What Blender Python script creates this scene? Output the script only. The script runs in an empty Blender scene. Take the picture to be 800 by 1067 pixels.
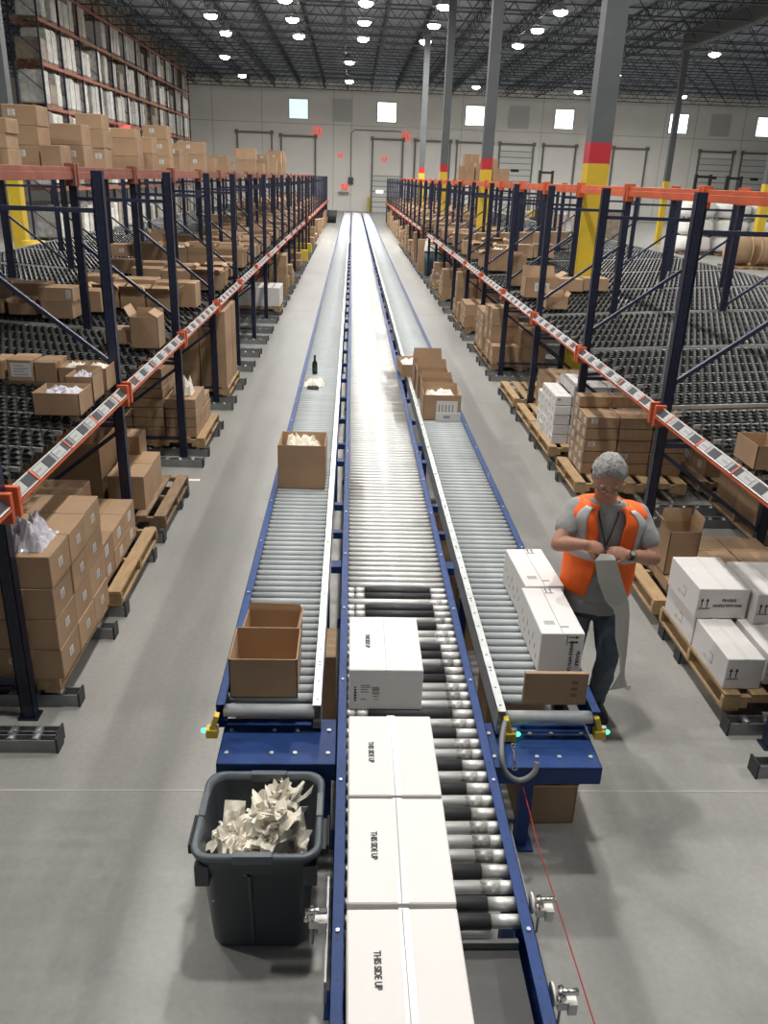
import bpy, bmesh, math, random
from mathutils import Vector, Matrix, noise
random.seed(7)
SC = bpy.context.scene
COL = SC.collection
R = math.radians

# ------------------------------------------------------------------ camera
cam_d = bpy.data.cameras.new('camera')
cam = bpy.data.objects.new('camera', cam_d); COL.objects.link(cam)
cam_d.sensor_fit = 'VERTICAL'; cam_d.sensor_height = 36.0
cam_d.lens = 36.0 * 850.97 / 1067.0
cam_d.clip_start = .05; cam_d.clip_end = 400
pit, yaw, rol = .38802, .049017, .03583
fw = Vector((math.sin(yaw)*math.cos(pit), math.cos(yaw)*math.cos(pit), -math.sin(pit)))
rt = fw.cross(Vector((0, 0, 1))).normalized(); up = rt.cross(fw)
rt2 = math.cos(rol)*rt + math.sin(rol)*up; up2 = -math.sin(rol)*rt + math.cos(rol)*up
m = Matrix((rt2, up2, -fw)).transposed().to_4x4(); m.translation = (0, 0, 3.1)
cam.matrix_world = m
SC.camera = cam
# ------------------------------------------------------------------ world, exposure
w = bpy.data.worlds.new('world'); SC.world = w; w.use_nodes = True
w.node_tree.nodes['Background'].inputs[0].default_value = (.93, .97, 1, 1)
w.node_tree.nodes['Background'].inputs[1].default_value = .28  # ambient fill added for camera-facing sides, enters where the hall has no rear wall
SC.view_settings.view_transform = 'Standard'; SC.view_settings.look = 'None'
SC.view_settings.gamma = 1; SC.view_settings.use_curve_mapping = False
SC.view_settings.exposure = 0.10
LAMP_POWER = 300.0

# ------------------------------------------------------------------ materials
def mat(name, col, rough=.6, metal=0., noise_s=0, var=.0, bump=0., bscale=40, emit=None, es=0, spec=.5, stretch=None, alpha=None):
    M = bpy.data.materials.new(name); M.use_nodes = True
    nt = M.node_tree; b = nt.nodes['Principled BSDF']
    b.inputs['Base Color'].default_value = (*col, 1)
    b.inputs['Roughness'].default_value = rough; b.inputs['Metallic'].default_value = metal
    b.inputs['Specular IOR Level'].default_value = spec
    if emit: b.inputs['Emission Color'].default_value = (*emit, 1); b.inputs['Emission Strength'].default_value = es
    if alpha is not None: b.inputs['Alpha'].default_value = alpha
    if noise_s or bump:
        tc = nt.nodes.new('ShaderNodeTexCoord'); mp = nt.nodes.new('ShaderNodeMapping')
        nt.links.new(tc.outputs['Object'], mp.inputs['Vector'])
        if stretch: mp.inputs['Scale'].default_value = stretch
    if noise_s:
        n = nt.nodes.new('ShaderNodeTexNoise'); n.inputs['Scale'].default_value = noise_s; n.inputs['Detail'].default_value = 5
        nt.links.new(mp.outputs[0], n.inputs['Vector'])
        r = nt.nodes.new('ShaderNodeValToRGB')
        r.color_ramp.elements[0].position = .3; r.color_ramp.elements[1].position = .7
        r.color_ramp.elements[0].color = (*[max(0, c*(1-var)) for c in col], 1)
        r.color_ramp.elements[1].color = (*[min(1, c*(1+var)) for c in col], 1)
        nt.links.new(n.outputs['Fac'], r.inputs[0]); nt.links.new(r.outputs[0], b.inputs['Base Color'])
        # per-object tone
        oi = nt.nodes.new('ShaderNodeObjectInfo'); hs = nt.nodes.new('ShaderNodeHueSaturation')
        mr = nt.nodes.new('ShaderNodeMapRange'); mr.inputs['To Min'].default_value = 1-var; mr.inputs['To Max'].default_value = 1+var*.7
        nt.links.new(oi.outputs['Random'], mr.inputs['Value']); nt.links.new(mr.outputs[0], hs.inputs['Value'])
        nt.links.new(r.outputs[0], hs.inputs['Color']); nt.links.new(hs.outputs[0], b.inputs['Base Color'])
    if bump:
        n2 = nt.nodes.new('ShaderNodeTexNoise'); n2.inputs['Scale'].default_value = bscale; n2.inputs['Detail'].default_value = 4
        nt.links.new(mp.outputs[0], n2.inputs['Vector'])
        bp = nt.nodes.new('ShaderNodeBump'); bp.inputs['Strength'].default_value = bump; bp.inputs['Distance'].default_value = .01
        nt.links.new(n2.outputs['Fac'], bp.inputs['Height']); nt.links.new(bp.outputs[0], b.inputs['Normal'])
    return M

KRAFT = mat('kraft_board', (.335, .215, .125), .75, noise_s=3, var=.14)
KRAFT2 = mat('kraft_board_inside', (.43, .29, .175), .8, noise_s=4, var=.08)
KSEAM = mat('kraft_seam', (.17, .105, .06), .8)
TAPE = mat('clear_tape', (.44, .30, .175), .25)
WHITE = mat('white_board', (.67, .645, .625), .6, noise_s=2, var=.025)
WSEAM = mat('white_seam', (.36, .34, .33), .8)
WTAPE = mat('white_tape', (.70, .675, .655), .18)
PAPER = mat('label_paper', (.60, .59, .57), .6)
INK = mat('ink', (.025, .025, .03), .6)
GREYINK = mat('grey_ink', (.28, .27, .26), .7)
NAVY = mat('navy_paint', (.008, .012, .034), .42, noise_s=6, var=.25)
NAVYB = mat('navy_brace', (.018, .024, .055), .4)
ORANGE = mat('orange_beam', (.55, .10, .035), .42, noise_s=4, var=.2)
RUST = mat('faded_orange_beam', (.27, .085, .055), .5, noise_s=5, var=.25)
BLUE = mat('blue_paint', (.016, .045, .16), .5, noise_s=10, var=.15, spec=.25)
GALV = mat('galvanised', (.62, .64, .63), .38, .75, noise_s=14, var=.1)
ROLL = mat('roller_steel', (.64, .64, .62), .48, .6, noise_s=9, var=.07, spec=.3)
ROLLG = mat('roller_pvc', (.37, .395, .40), .6, .15, noise_s=9, var=.06, spec=.25)
BLACKR = mat('black_rubber', (.018, .018, .02), .55)
WHEEL = mat('black_wheel', (.015, .017, .017), .38)
LABELG = mat('bin_label', (.36, .36, .355), .5)
DSTEEL = mat('dull_steel', (.26, .27, .27), .45, .6, noise_s=8, var=.15)
LSTEEL = mat('light_steel', (.46, .47, .46), .4, .5)
WOOD = mat('pallet_wood', (.37, .245, .125), .8, noise_s=5, var=.22, stretch=(1, 5, 5))
DWOOD = mat('pallet_wood_dark', (.22, .145, .085), .85, noise_s=5, var=.25, stretch=(1, 5, 5))
GREYP = mat('grey_plastic', (.040, .048, .057), .42, bump=.12, bscale=120)
GREYRIM = mat('grey_plastic_rim', (.085, .10, .115), .40)
YELLOW = mat('yellow_paint', (.62, .43, .03), .45, noise_s=3, var=.08)
REDP = mat('red_paint', (.42, .02, .03), .5)
COLG = mat('column_grey', (.085, .093, .098), .6, noise_s=3, var=.08)
TRUSS = mat('truss_grey', (.040, .050, .062), .6)
ROOFM = mat('roof_deck', (.25, .285, .33), .7, noise_s=2, var=.1)
WRAP = mat('shrink_wrap', (.50, .49, .46), .28, noise_s=5, var=.28, bump=.5, bscale=14)
WRAP2 = mat('shrink_wrap_brown', (.27, .22, .17), .35, noise_s=5, var=.3, bump=.5, bscale=14)
BAG = mat('bag_fabric', (.68, .67, .64), .7, bump=.6, bscale=5)
CRUMP = mat('crumpled_paper', (.84, .79, .68), .75)
PLASTIC = mat('plastic_film', (.62, .60, .66), .2, bump=.5, bscale=25)
GLASSB = mat('dark_glass', (.01, .02, .012), .08)
CHROME = mat('chrome', (.7, .68, .65), .2, 1)
IVORY = mat('ivory_plastic', (.72, .70, .65), .4)
GREEN = mat('green_lamp', (.05, .9, .45), .4, emit=(.05, 1, .45), es=4)
HOSE = mat('grey_hose', (.17, .17, .17), .5)
REDC = mat('red_cord', (.40, .03, .03), .6)
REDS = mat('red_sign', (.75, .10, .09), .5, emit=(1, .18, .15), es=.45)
VENTG = mat('vent_grey', (.62, .62, .60), .6)
DULLR = mat('worn_roller', (.5, .49, .47), .5, .6, noise_s=60, var=.5)
DECKS = mat('deck_steel', (.045, .048, .048), .4, .4)
TANKB = mat('teal_plastic', (.02, .05, .06), .4)

# floor
def floor_mat():
    M = bpy.data.materials.new('concrete'); M.use_nodes = True; nt = M.node_tree; b = nt.nodes['Principled BSDF']
    tc = nt.nodes.new('ShaderNodeTexCoord')
    n = nt.nodes.new('ShaderNodeTexNoise'); n.inputs['Scale'].default_value = .9; n.inputs['Detail'].default_value = 7; n.inputs['Roughness'].default_value = .62
    mp = nt.nodes.new('ShaderNodeMapping'); mp.inputs['Scale'].default_value = (1.6, .35, 1)
    nt.links.new(tc.outputs['Object'], mp.inputs[0]); nt.links.new(mp.outputs[0], n.inputs['Vector'])
    r = nt.nodes.new('ShaderNodeValToRGB')
    e = r.color_ramp.elements
    e[0].position = .32; e[0].color = (.235, .23, .215, 1); e[1].position = .68; e[1].color = (.335, .328, .308, 1)
    nt.links.new(n.outputs['Fac'], r.inputs[0])
    n2 = nt.nodes.new('ShaderNodeTexNoise'); n2.inputs['Scale'].default_value = 30; n2.inputs['Detail'].default_value = 6
    nt.links.new(tc.outputs['Object'], n2.inputs['Vector'])
    mx = nt.nodes.new('ShaderNodeMixRGB'); mx.blend_type = 'OVERLAY'; mx.inputs[0].default_value = .14
    nt.links.new(r.outputs[0], mx.inputs[1]); nt.links.new(n2.outputs['Fac'], mx.inputs[2])
    nt.links.new(mx.outputs[0], b.inputs['Base Color'])
    mr = nt.nodes.new('ShaderNodeMapRange'); mr.inputs['To Min'].default_value = .30; mr.inputs['To Max'].default_value = .5
    nt.links.new(n.outputs['Fac'], mr.inputs['Value']); nt.links.new(mr.outputs[0], b.inputs['Roughness'])
    b.inputs['Specular IOR Level'].default_value = .45
    return M
FLOOR = floor_mat()
WALLM = mat('wall_paint', (.88, .855, .80), .75, noise_s=.4, var=.035)
DOORM = mat('dock_door', (.68, .68, .65), .55)
TRACK = mat('door_track', (.17, .17, .165), .5)
JOINT = mat('floor_joint', (.38, .37, .35), .7)
GAP = mat('wall_joint', (.5, .48, .45), .8)

# ------------------------------------------------------------------ mesh builder
class MB:
    def __init__(s): s.v = []; s.f = []; s.m = []; s.mats = []; s.sm = []
    def mi(s, M):
        if M not in s.mats: s.mats.append(M)
        return s.mats.index(M)
    def add(s, vs, fs, M, smooth=False):
        o = len(s.v); s.v += [tuple(v) for v in vs]; i = s.mi(M)
        for f in fs: s.f.append(tuple(o+k for k in f)); s.m.append(i); s.sm.append(smooth)
        return s
    def box(s, x0, x1, y0, y1, z0, z1, M):
        v = [(x0,y0,z0),(x1,y0,z0),(x1,y1,z0),(x0,y1,z0),(x0,y0,z1),(x1,y0,z1),(x1,y1,z1),(x0,y1,z1)]
        return s.add(v, [(0,3,2,1),(4,5,6,7),(0,1,5,4),(1,2,6,5),(2,3,7,6),(3,0,4,7)], M)
    def bar(s, p0, p1, w_, h_, M, upv=(0,0,1)):
        p0 = Vector(p0); p1 = Vector(p1); d = (p1-p0).normalized(); u = Vector(upv)
        if abs(d.dot(u)) > .99: u = Vector((1, 0, 0))
        a = d.cross(u).normalized(); b = a.cross(d)
        v = []
        for p in (p0, p1):
            for sa, sb in ((-1,-1),(1,-1),(1,1),(-1,1)): v.append(p + a*sa*w_/2 + b*sb*h_/2)
        return s.add(v, [(3,2,1,0),(4,5,6,7),(0,1,5,4),(1,2,6,5),(2,3,7,6),(3,0,4,7)], M)
    def tube(s, pts, r, M, n=10, caps=True, smooth=True):
        pts = [Vector(p) for p in pts]; rs = r if isinstance(r, (list, tuple)) else [r]*len(pts)
        vs = []; prev = None
        for i, p in enumerate(pts):
            d = (pts[min(i+1, len(pts)-1)] - pts[max(i-1, 0)]).normalized()
            if prev is None:
                a = d.cross(Vector((0,0,1)));
                if a.length < .05: a = d.cross(Vector((1,0,0)))
                a.normalize()
            else:
                a = (prev - d*prev.dot(d)).normalized()
            prev = a; b = d.cross(a)
            for k in range(n):
                t = 2*math.pi*k/n; vs.append(p + (a*math.cos(t) + b*math.sin(t))*rs[i])
        fs = []
        for i in range(len(pts)-1):
            for k in range(n): fs.append((i*n+k, i*n+(k+1) % n, (i+1)*n+(k+1) % n, (i+1)*n+k))
        s.add(vs, fs, M, smooth)
        if caps:
            o = len(s.v)-len(vs); i = s.mi(M)
            s.f.append(tuple(o+k for k in range(n))[::-1]); s.m.append(i); s.sm.append(False)
            s.f.append(tuple(o+(len(pts)-1)*n+k for k in range(n))); s.m.append(i); s.sm.append(False)
        return s
    def rings(s, rings, M, smooth=True, cap0=True, cap1=True):
        n = len(rings[0]); vs = [p for r_ in rings for p in r_]; fs = []
        for i in range(len(rings)-1):
            for k in range(n): fs.append((i*n+k, i*n+(k+1) % n, (i+1)*n+(k+1) % n, (i+1)*n+k))
        if cap0: fs.append(tuple(range(n))[::-1])
        if cap1: fs.append(tuple((len(rings)-1)*n+k for k in range(n)))
        return s.add(vs, fs, M, smooth)
    def mesh(s, name):
        me = bpy.data.meshes.new(name); me.from_pydata(s.v, [], s.f)
        for M in s.mats: me.materials.append(M)
        me.polygons.foreach_set('material_index', s.m); me.polygons.foreach_set('use_smooth', s.sm)
        me.update(); return me
    def obj(s, name, parent=None, loc=(0,0,0), rz=0, bevel=0):
        return link(name, s.mesh(name), parent, loc, rz, bevel)

def link(name, me, parent=None, loc=(0,0,0), rz=0, bevel=0):
    o = bpy.data.objects.new(name, me); COL.objects.link(o); o.location = loc; o.rotation_euler = (0, 0, rz)
    if parent: o.parent = parent
    if bevel:
        b = o.modifiers.new('bevel', 'BEVEL'); b.width = bevel; b.segments = 2; b.limit_method = 'ANGLE'; b.angle_limit = R(40)
    return o
def tag(o, label, cat, group=None, kind=None):
    if label: o['label'] = label
    if cat: o['category'] = cat
    if group: o['group'] = group
    if kind: o['kind'] = kind
    return o
def thing(name, label, cat, loc=(0,0,0), rz=0, group=None):
    o = bpy.data.objects.new(name, None); COL.objects.link(o); o.location = loc; o.rotation_euler = (0, 0, rz)
    o.empty_display_size = .1
    return tag(o, label, cat, group)
def struct(name, mb, M=None):
    o = mb.obj(name); o['kind'] = 'structure'; return o
def dup(root, loc=None, rz=None, label=None, group=None, scale=None):
    r = root.copy(); COL.objects.link(r)
    if loc is not None: r.location = loc
    if rz is not None: r.rotation_euler = (0, 0, rz)
    if scale is not None: r.scale = scale
    if label: r['label'] = label
    if group: r['group'] = group
    for ch in root.children:
        c = ch.copy(); COL.objects.link(c); c.parent = r
        for g in ch.children:
            d = g.copy(); COL.objects.link(d); d.parent = c
    return r
ORD = ['first','second','third','fourth','fifth','sixth','seventh','eighth','ninth','tenth','eleventh','twelfth','thirteenth','fourteenth',
       'fifteenth','sixteenth','seventeenth','eighteenth','nineteenth','twentieth','twenty-first','twenty-second','twenty-third','twenty-fourth',
       'twenty-fifth','twenty-sixth','twenty-seventh','twenty-eighth','twenty-ninth','thirtieth']
def text_obj(s, size, parent, loc, rot, M, name='lettering', xs=1.0, bold=.0):
    cu = bpy.data.curves.new(name, 'FONT'); cu.body = s; cu.size = size; cu.extrude = .0004; cu.align_x = 'CENTER'; cu.align_y = 'CENTER'; cu.offset = bold
    t = bpy.data.objects.new(name, cu); COL.objects.link(t)
    dg = bpy.context.evaluated_depsgraph_get(); me = bpy.data.meshes.new_from_object(t.evaluated_get(dg)); me.name = name
    bpy.data.objects.remove(t); me.materials.clear(); me.materials.append(M)
    o = bpy.data.objects.new(name, me); COL.objects.link(o); o.parent = parent; o.location = loc; o.rotation_euler = rot; o.scale = (xs, 1, 1)
    return o

# ================================================================== SETTING
WY = 85.0
ZR = 11.25
XL, XRR, YB = -30.0, 62.0, -14.0
struct('floor', MB().box(XL, XRR, YB, WY, -.2, 0, FLOOR))
mb = MB()
mb.box(XL, XRR, 3.545, 3.557, 0, .0015, JOINT)
for y in (12.0, 20.5, 29, 37.5, 46, 54.5): mb.box(XL, XRR, y, y+.012, 0, .0015, JOINT)
struct('trim_1', mb)
mb = MB(); mb.box(XL, XRR, WY, WY+.3, 0, ZR, WALLM)
struct('wall_back', mb)
struct('wall_left', MB().box(XL-.3, XL, YB, WY, 0, ZR, WALLM))
struct('wall_right', MB().box(XRR, XRR+.3, YB, WY, 0, ZR, WALLM))
mb = MB()
for x in (-17.4, -13.2, -8.6, -1.9, -.2, 6.5, 10.2, 13.3, 17.8, 23.0, 29.6, 32.6, 37.3): mb.box(x, x+.05, WY-.012, WY, 0, ZR, GAP)
mb.box(XL, XRR, WY-.012, WY, 7.55, 7.6, GAP)
struct('trim_2', mb)
mb = MB(); mb.box(XL, XRR, YB, WY, ZR, ZR+.2, ROOFM)
k = 0
for i in range(int((XRR-XL)/.6)):
    x = XL+.3+i*.6; mb.box(x, x+.12, YB, WY, ZR-.05, ZR, ROOFM)
struct('ceiling', mb)

# roof trusses running away from the camera and across
def truss_mesh(L, depth, pitch, M, ch=.07):
    b = MB(); b.box(-ch, ch, 0, L, -ch*.6, 0, M); b.box(-ch, ch, 0, L, -depth, -depth+ch*.6, M)
    n = int(L/pitch); st = L/n
    for i in range(n):
        a = (0, i*st, -depth); c = (0, (i+.5)*st, 0); d = (0, (i+1)*st, -depth)
        b.bar(a, c, .035, .035, M); b.bar(c, d, .035, .035, M)
    return b.mesh('truss')
tm = truss_mesh(WY+4-14, .62, 1.25, TRUSS)
for i, x in enumerate([-25, -21.5, -18, -14.6, -12.2, -9.6, -7.3, -5.0, -2.7, -.6, 1.6, 3.85, 6.4, 9.0, 11.5, 14.2, 17.0]):
    o = link('roof_truss', tm, None, (x, 10, ZR-.06)); tag(o, 'dark steel roof truss running the length of the hall, %s from the left' % ORD[i], 'truss', 'roof trusses running lengthwise')
tx = truss_mesh(80, .95, 1.6, TRUSS, .085)
for i, y in enumerate([30.6, 34.5, 38.4, 42.0, 45.3, 48.4, 51.0, 53.8, 56.8, 59.8, 62.7, 65.8, 69, 72.2, 75.4, 78.6, 81.8]):
    o = link('roof_girder', tx, None, (50, y, ZR-.1), R(90)); tag(o, 'dark open-web roof girder crossing the hall, %s from the camera' % ORD[i], 'girder', 'roof girders crossing the hall')
o = MB().box(-.2, .2, 0, 30, -.9, -.05, COLG).obj('ceiling_beam', None, (18.0, 20.2, ZR-.25)); tag(o, 'deep solid grey roof beam on the far right column', 'beam')

# windows, vents
GL = mat('window_daylight', (.9, .95, 1), .2, emit=(.90, .97, 1), es=3.2)
GL2 = mat('window_daylight_dim', (.7, .85, .85), .2, emit=(.62, .86, .88), es=1.05)
for i, x in enumerate([-5.15, 3.1, 11.4, 19.9, 30.9, 39.4]):
    b = MB(); e = .12
    for (a0, a1, c0, c1) in ((-.85-e, -.85, -.8-e, .8+e), (.85, .85+e, -.8-e, .8+e), (-.85, .85, -.8-e, -.8), (-.85, .85, .8, .8+e)):
        b.box(x+a0, x+a1, WY-.06, WY, 8.8+c0, 8.8+c1, DOORM)
    b.box(x-.85, x+.85, WY-.03, WY, 8.0, 9.6, GL2 if i == 0 else GL)
    struct('window_%d' % (i+1), b)
for i, x in enumerate([-1.05, 15.6, 34.95]):
    t = thing('wall_vent', ['grey louvred vent high on the far wall, between the two left windows', 'grey louvred vent high on the far wall, left of centre column', 'grey louvred vent high on the far wall at the right'][i], 'vent', (x, WY-.02, 8.8), 0, 'louvred wall vents')
    b = MB(); b.box(-.95, .95, -.08, 0, -.95, .95, VENTG); b.obj('vent_frame', t)
    b = MB()
    for j in range(14): b.box(-.8, .8, -.11, -.08, -.85+j*.122, -.79+j*.122, VENTG)
    b.obj('louvre', t)
# dock doors
doors = [(-22.8, -20.6), (-10.9, -7.7), (-6.8, -3.6), (1.85, 4.7), (5.9, 9.2), (9.9, 13.2), (14.0, 17.2), (18.2, 21.3), (25.0, 28.2), (33.4, 36.7), (37.6, 40.8), (42.0, 45.2)]
for i, (a, c) in enumerate(doors):
    b = MB(); zt = 6.4 if i not in (1,) else 6.6
    seg = i in (3, 6, 9, 10)
    b.box(a-.09, a+.06, WY-.16, WY, 0, zt, TRACK); b.box(c-.06, c+.09, WY-.16, WY, 0, zt, TRACK); b.box(a-.15, c+.15, WY-.2, WY, zt, zt+.16, TRACK)
    b.box(a-.2, a+.1, WY-.24, WY-.1, zt-.05, zt+.28, TRACK); b.box(c-.1, c+.2, WY-.24, WY-.1, zt-.05, zt+.28, TRACK)
    ztop = (3.3 if i == 3 else zt-.5)
    if seg:
        n = 7 if i == 3 else 11
        for j in range(n): b.box(a+.05, c-.05, WY-.1, WY-.01, j*ztop/n, (j+1)*ztop/n-.06, DOORM)
        b.box(a+.05, c-.05, WY-.06, WY-.005, 0, ztop, TRACK)
        if i == 3: b.box(a+.45, a+1.1, WY-.12, WY-.09, 1.75, 1.98, GL)
        else: b.box((a+c)/2-.4, (a+c)/2+.4, WY-.12, WY-.09, 4.05, 4.3, INK)
    struct('door_%d' % (i+1), b)

# ------------------------------------------------------------------ columns
def column(x, y, label, w_=.30, zy=3.42, zt=3.72):
    t = thing('building_column', label, 'column', (x, y, 0), 0, 'steel building columns')
    MB().box(-w_/2, w_/2, -w_/2, w_/2, zt, (10.05 if x > 15 else ZR-.3), COLG).obj('shaft', t)
    MB().box(-w_/2-.004, w_/2+.004, -w_/2-.004, w_/2+.004, 0, zy, YELLOW).obj('yellow_guard', t)
    MB().box(-w_/2-.004, w_/2+.004, -w_/2-.004, w_/2+.004, zy, zt, REDP).obj('red_band', t)
column(3.85, 13.95, 'wide grey column with red band and yellow foot, nearest, rising through the right rack', .33)
column(3.85, 25.5, 'grey column with red band and yellow foot, second in the row right of the conveyors')
column(3.85, 37.5, 'grey column with red band and yellow foot, third in the row right of the conveyors')
column(3.85, 49.5, 'grey column with red band and yellow foot, furthest in the row right of the conveyors')
column(18.0, 50, 'slim grey column with yellow foot standing alone under the solid roof beam', .3, 3.45, 3.46)
column(17.95, 37.5, 'grey column with yellow foot at the right edge of the picture', .34, 3.4, 3.41)
column(-10.2, 27.0, 'grey column with yellow foot at the left edge, seen under the orange beam', .36, 3.0, 3.01)

# ------------------------------------------------------------------ high-bay lamps
def lamp_proto():
    t = thing('high_bay_lamp', '', 'ceiling lamp')
    b = MB(); prof = [(.11, .42), (.14, .36), (.17, .24), (.29, .07), (.33, 0)]
    rg = [[(r_*math.cos(k*math.pi/8), r_*math.sin(k*math.pi/8), z) for k in range(16)] for r_, z in prof]
    b.rings(rg, LSTEEL, cap1=False); b.obj('lamp_housing', t)
    b = MB(); rg = [[(r_*math.cos(k*math.pi/8), r_*math.sin(k*math.pi/8), z) for k in range(16)] for r_, z in [(.31, .02), (.30, -.06), (.20, -.14)]]
    b.rings(rg, mat('lamp_lens', (1, 1, 1), .3, emit=(1, .97, .90), es=45)); b.obj('lamp_lens', t)
    MB().tube([(0, 0, .42), (0, 0, ZR-10.2)], .012, TRUSS, 6).obj('hanger', t)
    L = bpy.data.lights.new('lamp_light', 'AREA'); L.shape = 'DISK'; L.size = .5; L.energy = LAMP_POWER; L.color = (1, .975, .935); L.spread = R(165)
    lo = bpy.data.objects.new('lamp_light', L); COL.objects.link(lo); lo.parent = t; lo.location = (0, 0, -.18)
    return t
lamps = []
for x in (-8.6, -3.1, .45, 3.9, 9.1):
    for y in (41.7, 46.6, 51.8): lamps.append((x if not (x == -8.6) else -7.1, y))
lamps += [(-8.6, 61.9), (-8.8, 72.8), (-.35, 62.1), (-.4, 73.8), (9.9, 74.2), (18.4, 74.6), (18.1, 63.2), (20.3, 51.8), (27.3, 75), (9.5, 62.5)]
lamps += [(x, y) for x in (-7.1, .45, 9.1, 20) for y in (3.5, 9, 15, 22, 29, 36)]
lamps += [(-20, y) for y in (22, 40, 60)] + [(32, y) for y in (10, 30, 50, 66)] + [(44, 60)]
lp = lamp_proto(); FARL = next(c.data for c in lp.children if c.type == 'LIGHT').copy(); FARL.energy = LAMP_POWER*1.2; NEARL = next(c.data for c in lp.children if c.type == 'LIGHT')
for i, (x, y) in enumerate(lamps):
    o = lp if i == 0 else dup(lp)
    o.location = (x, y, 10.2)
    if y > 40:
        for c in o.children:
            if c.type == 'LIGHT': c.data = FARL
    else:
        for c in o.children:
            if c.type == 'LIGHT': c.data = NEARL
    row = 'near' if y < 40 else ('%d' % 0)
    o['label'] = 'bright round high-bay lamp %s, %s' % (
        'over the left racking' if x < -5 else 'left of the conveyors' if x < -1 else 'over the conveyors' if x < 2 else 'just right of the conveyors' if x < 6 else 'over the right rack' if x < 12 else 'over the right open floor' if x < 25 else 'over the far right floor',
        'near the camera end of the hall' if y < 40 else 'first row in view' if y < 44 else 'second row in view' if y < 49 else 'third row in view' if y < 55 else 'fourth row in view' if y < 70 else 'last row by the far wall')
    o['group'] = 'high-bay lamps'

# ================================================================== CARTONS
CACHE = {}
def carton_mesh(dx, dy, dz, white=False, tape=True, along='y'):
    key = (round(dx, 2), round(dy, 2), round(dz, 2), white, tape, along)
    if key in CACHE: return CACHE[key]
    K, S, T = (WHITE, WSEAM, WTAPE) if white else (KRAFT, KSEAM, TAPE)
    bm = bmesh.new(); bmesh.ops.create_cube(bm, size=1)
    bmesh.ops.scale(bm, vec=(dx, dy, dz), verts=bm.verts); bmesh.ops.translate(bm, vec=(0, 0, dz/2), verts=bm.verts)
    bmesh.ops.bevel(bm, geom=bm.edges[:], offset=.004, segments=1, affect='EDGES')
    me = bpy.data.meshes.new('carton'); bm.to_mesh(me); bm.free(); b = MB()
    b.add([v.co[:] for v in me.vertices], [tuple(p.vertices) for p in me.polygons], K)
    e = .0008; s_ = .0022
    if along == 'y':
        b.box(-s_, s_, -dy/2+.004, dy/2-.004, dz-.001, dz+e, S)
        if tape:
            b.box(-.026, -s_, -dy/2+.004, dy/2-.004, dz-.001, dz+e*1.6, T); b.box(s_, .026, -dy/2+.004, dy/2-.004, dz-.001, dz+e*1.6, T)
            b.box(-.024, .024, -dy/2-e, -dy/2+.001, dz*.72, dz-.004, T)
    else:
        b.box(-dx/2+.004, dx/2-.004, -s_, s_, dz-.001, dz+e, S)
        if tape:
            b.box(-dx/2+.004, dx/2-.004, -.026, -s_, dz-.001, dz+e*1.6, T); b.box(-dx/2+.004, dx/2-.004, s_, .026, dz-.001, dz+e*1.6, T)
            for sx in (-1, 1): b.box(min(sx*(dx/2+e), sx*(dx/2-.001)), max(sx*(dx/2+e), sx*(dx/2-.001)), -.024, .024, dz*.72, dz-.004, T)
    bpy.data.meshes.remove(me)
    CACHE[key] = b.mesh('carton'); return CACHE[key]
def carton(x, y, z, dx, dy, dz, label, group=None, white=False, rz=0, along='y', stickers=(), tape=True, cat='carton', name=None):
    """closed carton centred at x,y standing on z; stickers: list of (face, u, v, w, h) on 'front','left','right','top'"""
    me = carton_mesh(dx, dy, dz, white, tape, along)
    name = name or ('white_carton' if white else 'cardboard_carton')
    if not stickers:
        o = link(name, me, None, (x, y, z), rz); return tag(o, label, cat, group)
    t = thing(name, label, cat, (x, y, z), rz, group); link('body', me, t)
    for (fc, u, v, ww, hh) in stickers:
        b = MB(); e = .0012
        if fc == 'front': b.box(u-ww/2, u+ww/2, -dy/2-e, -dy/2+.001, v-hh/2, v+hh/2, PAPER)
        elif fc == 'left': b.box(-dx/2-e, -dx/2+.001, u-ww/2, u+ww/2, v-hh/2, v+hh/2, PAPER)
        elif fc == 'right': b.box(dx/2-.001, dx/2+e, u-ww/2, u+ww/2, v-hh/2, v+hh/2, PAPER)
        else: b.box(u-ww/2, u+ww/2, v-hh/2, v+hh/2, dz-.001, dz+e*1.4, PAPER)
        # printed bars
        n = 4
        for j in range(n):
            q = -.32+.64*j/(n-1)
            if fc == 'front': b.box(u-ww*.35, u+ww*(.35-.2*(j % 2)), -dy/2-e*1.5, -dy/2-e*.5, v+q*hh-.004, v+q*hh+.004, GREYINK)
            elif fc == 'left': b.box(-dx/2-e*1.5, -dx/2-e*.5, u-ww*.35, u+ww*.3, v+q*hh-.004, v+q*hh+.004, GREYINK)
            elif fc == 'right': b.box(dx/2+e*.5, dx/2+e*1.5, u-ww*.35, u+ww*.3, v+q*hh-.004, v+q*hh+.004, GREYINK)
        b.obj('shipping_label', t)
    return t
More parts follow.
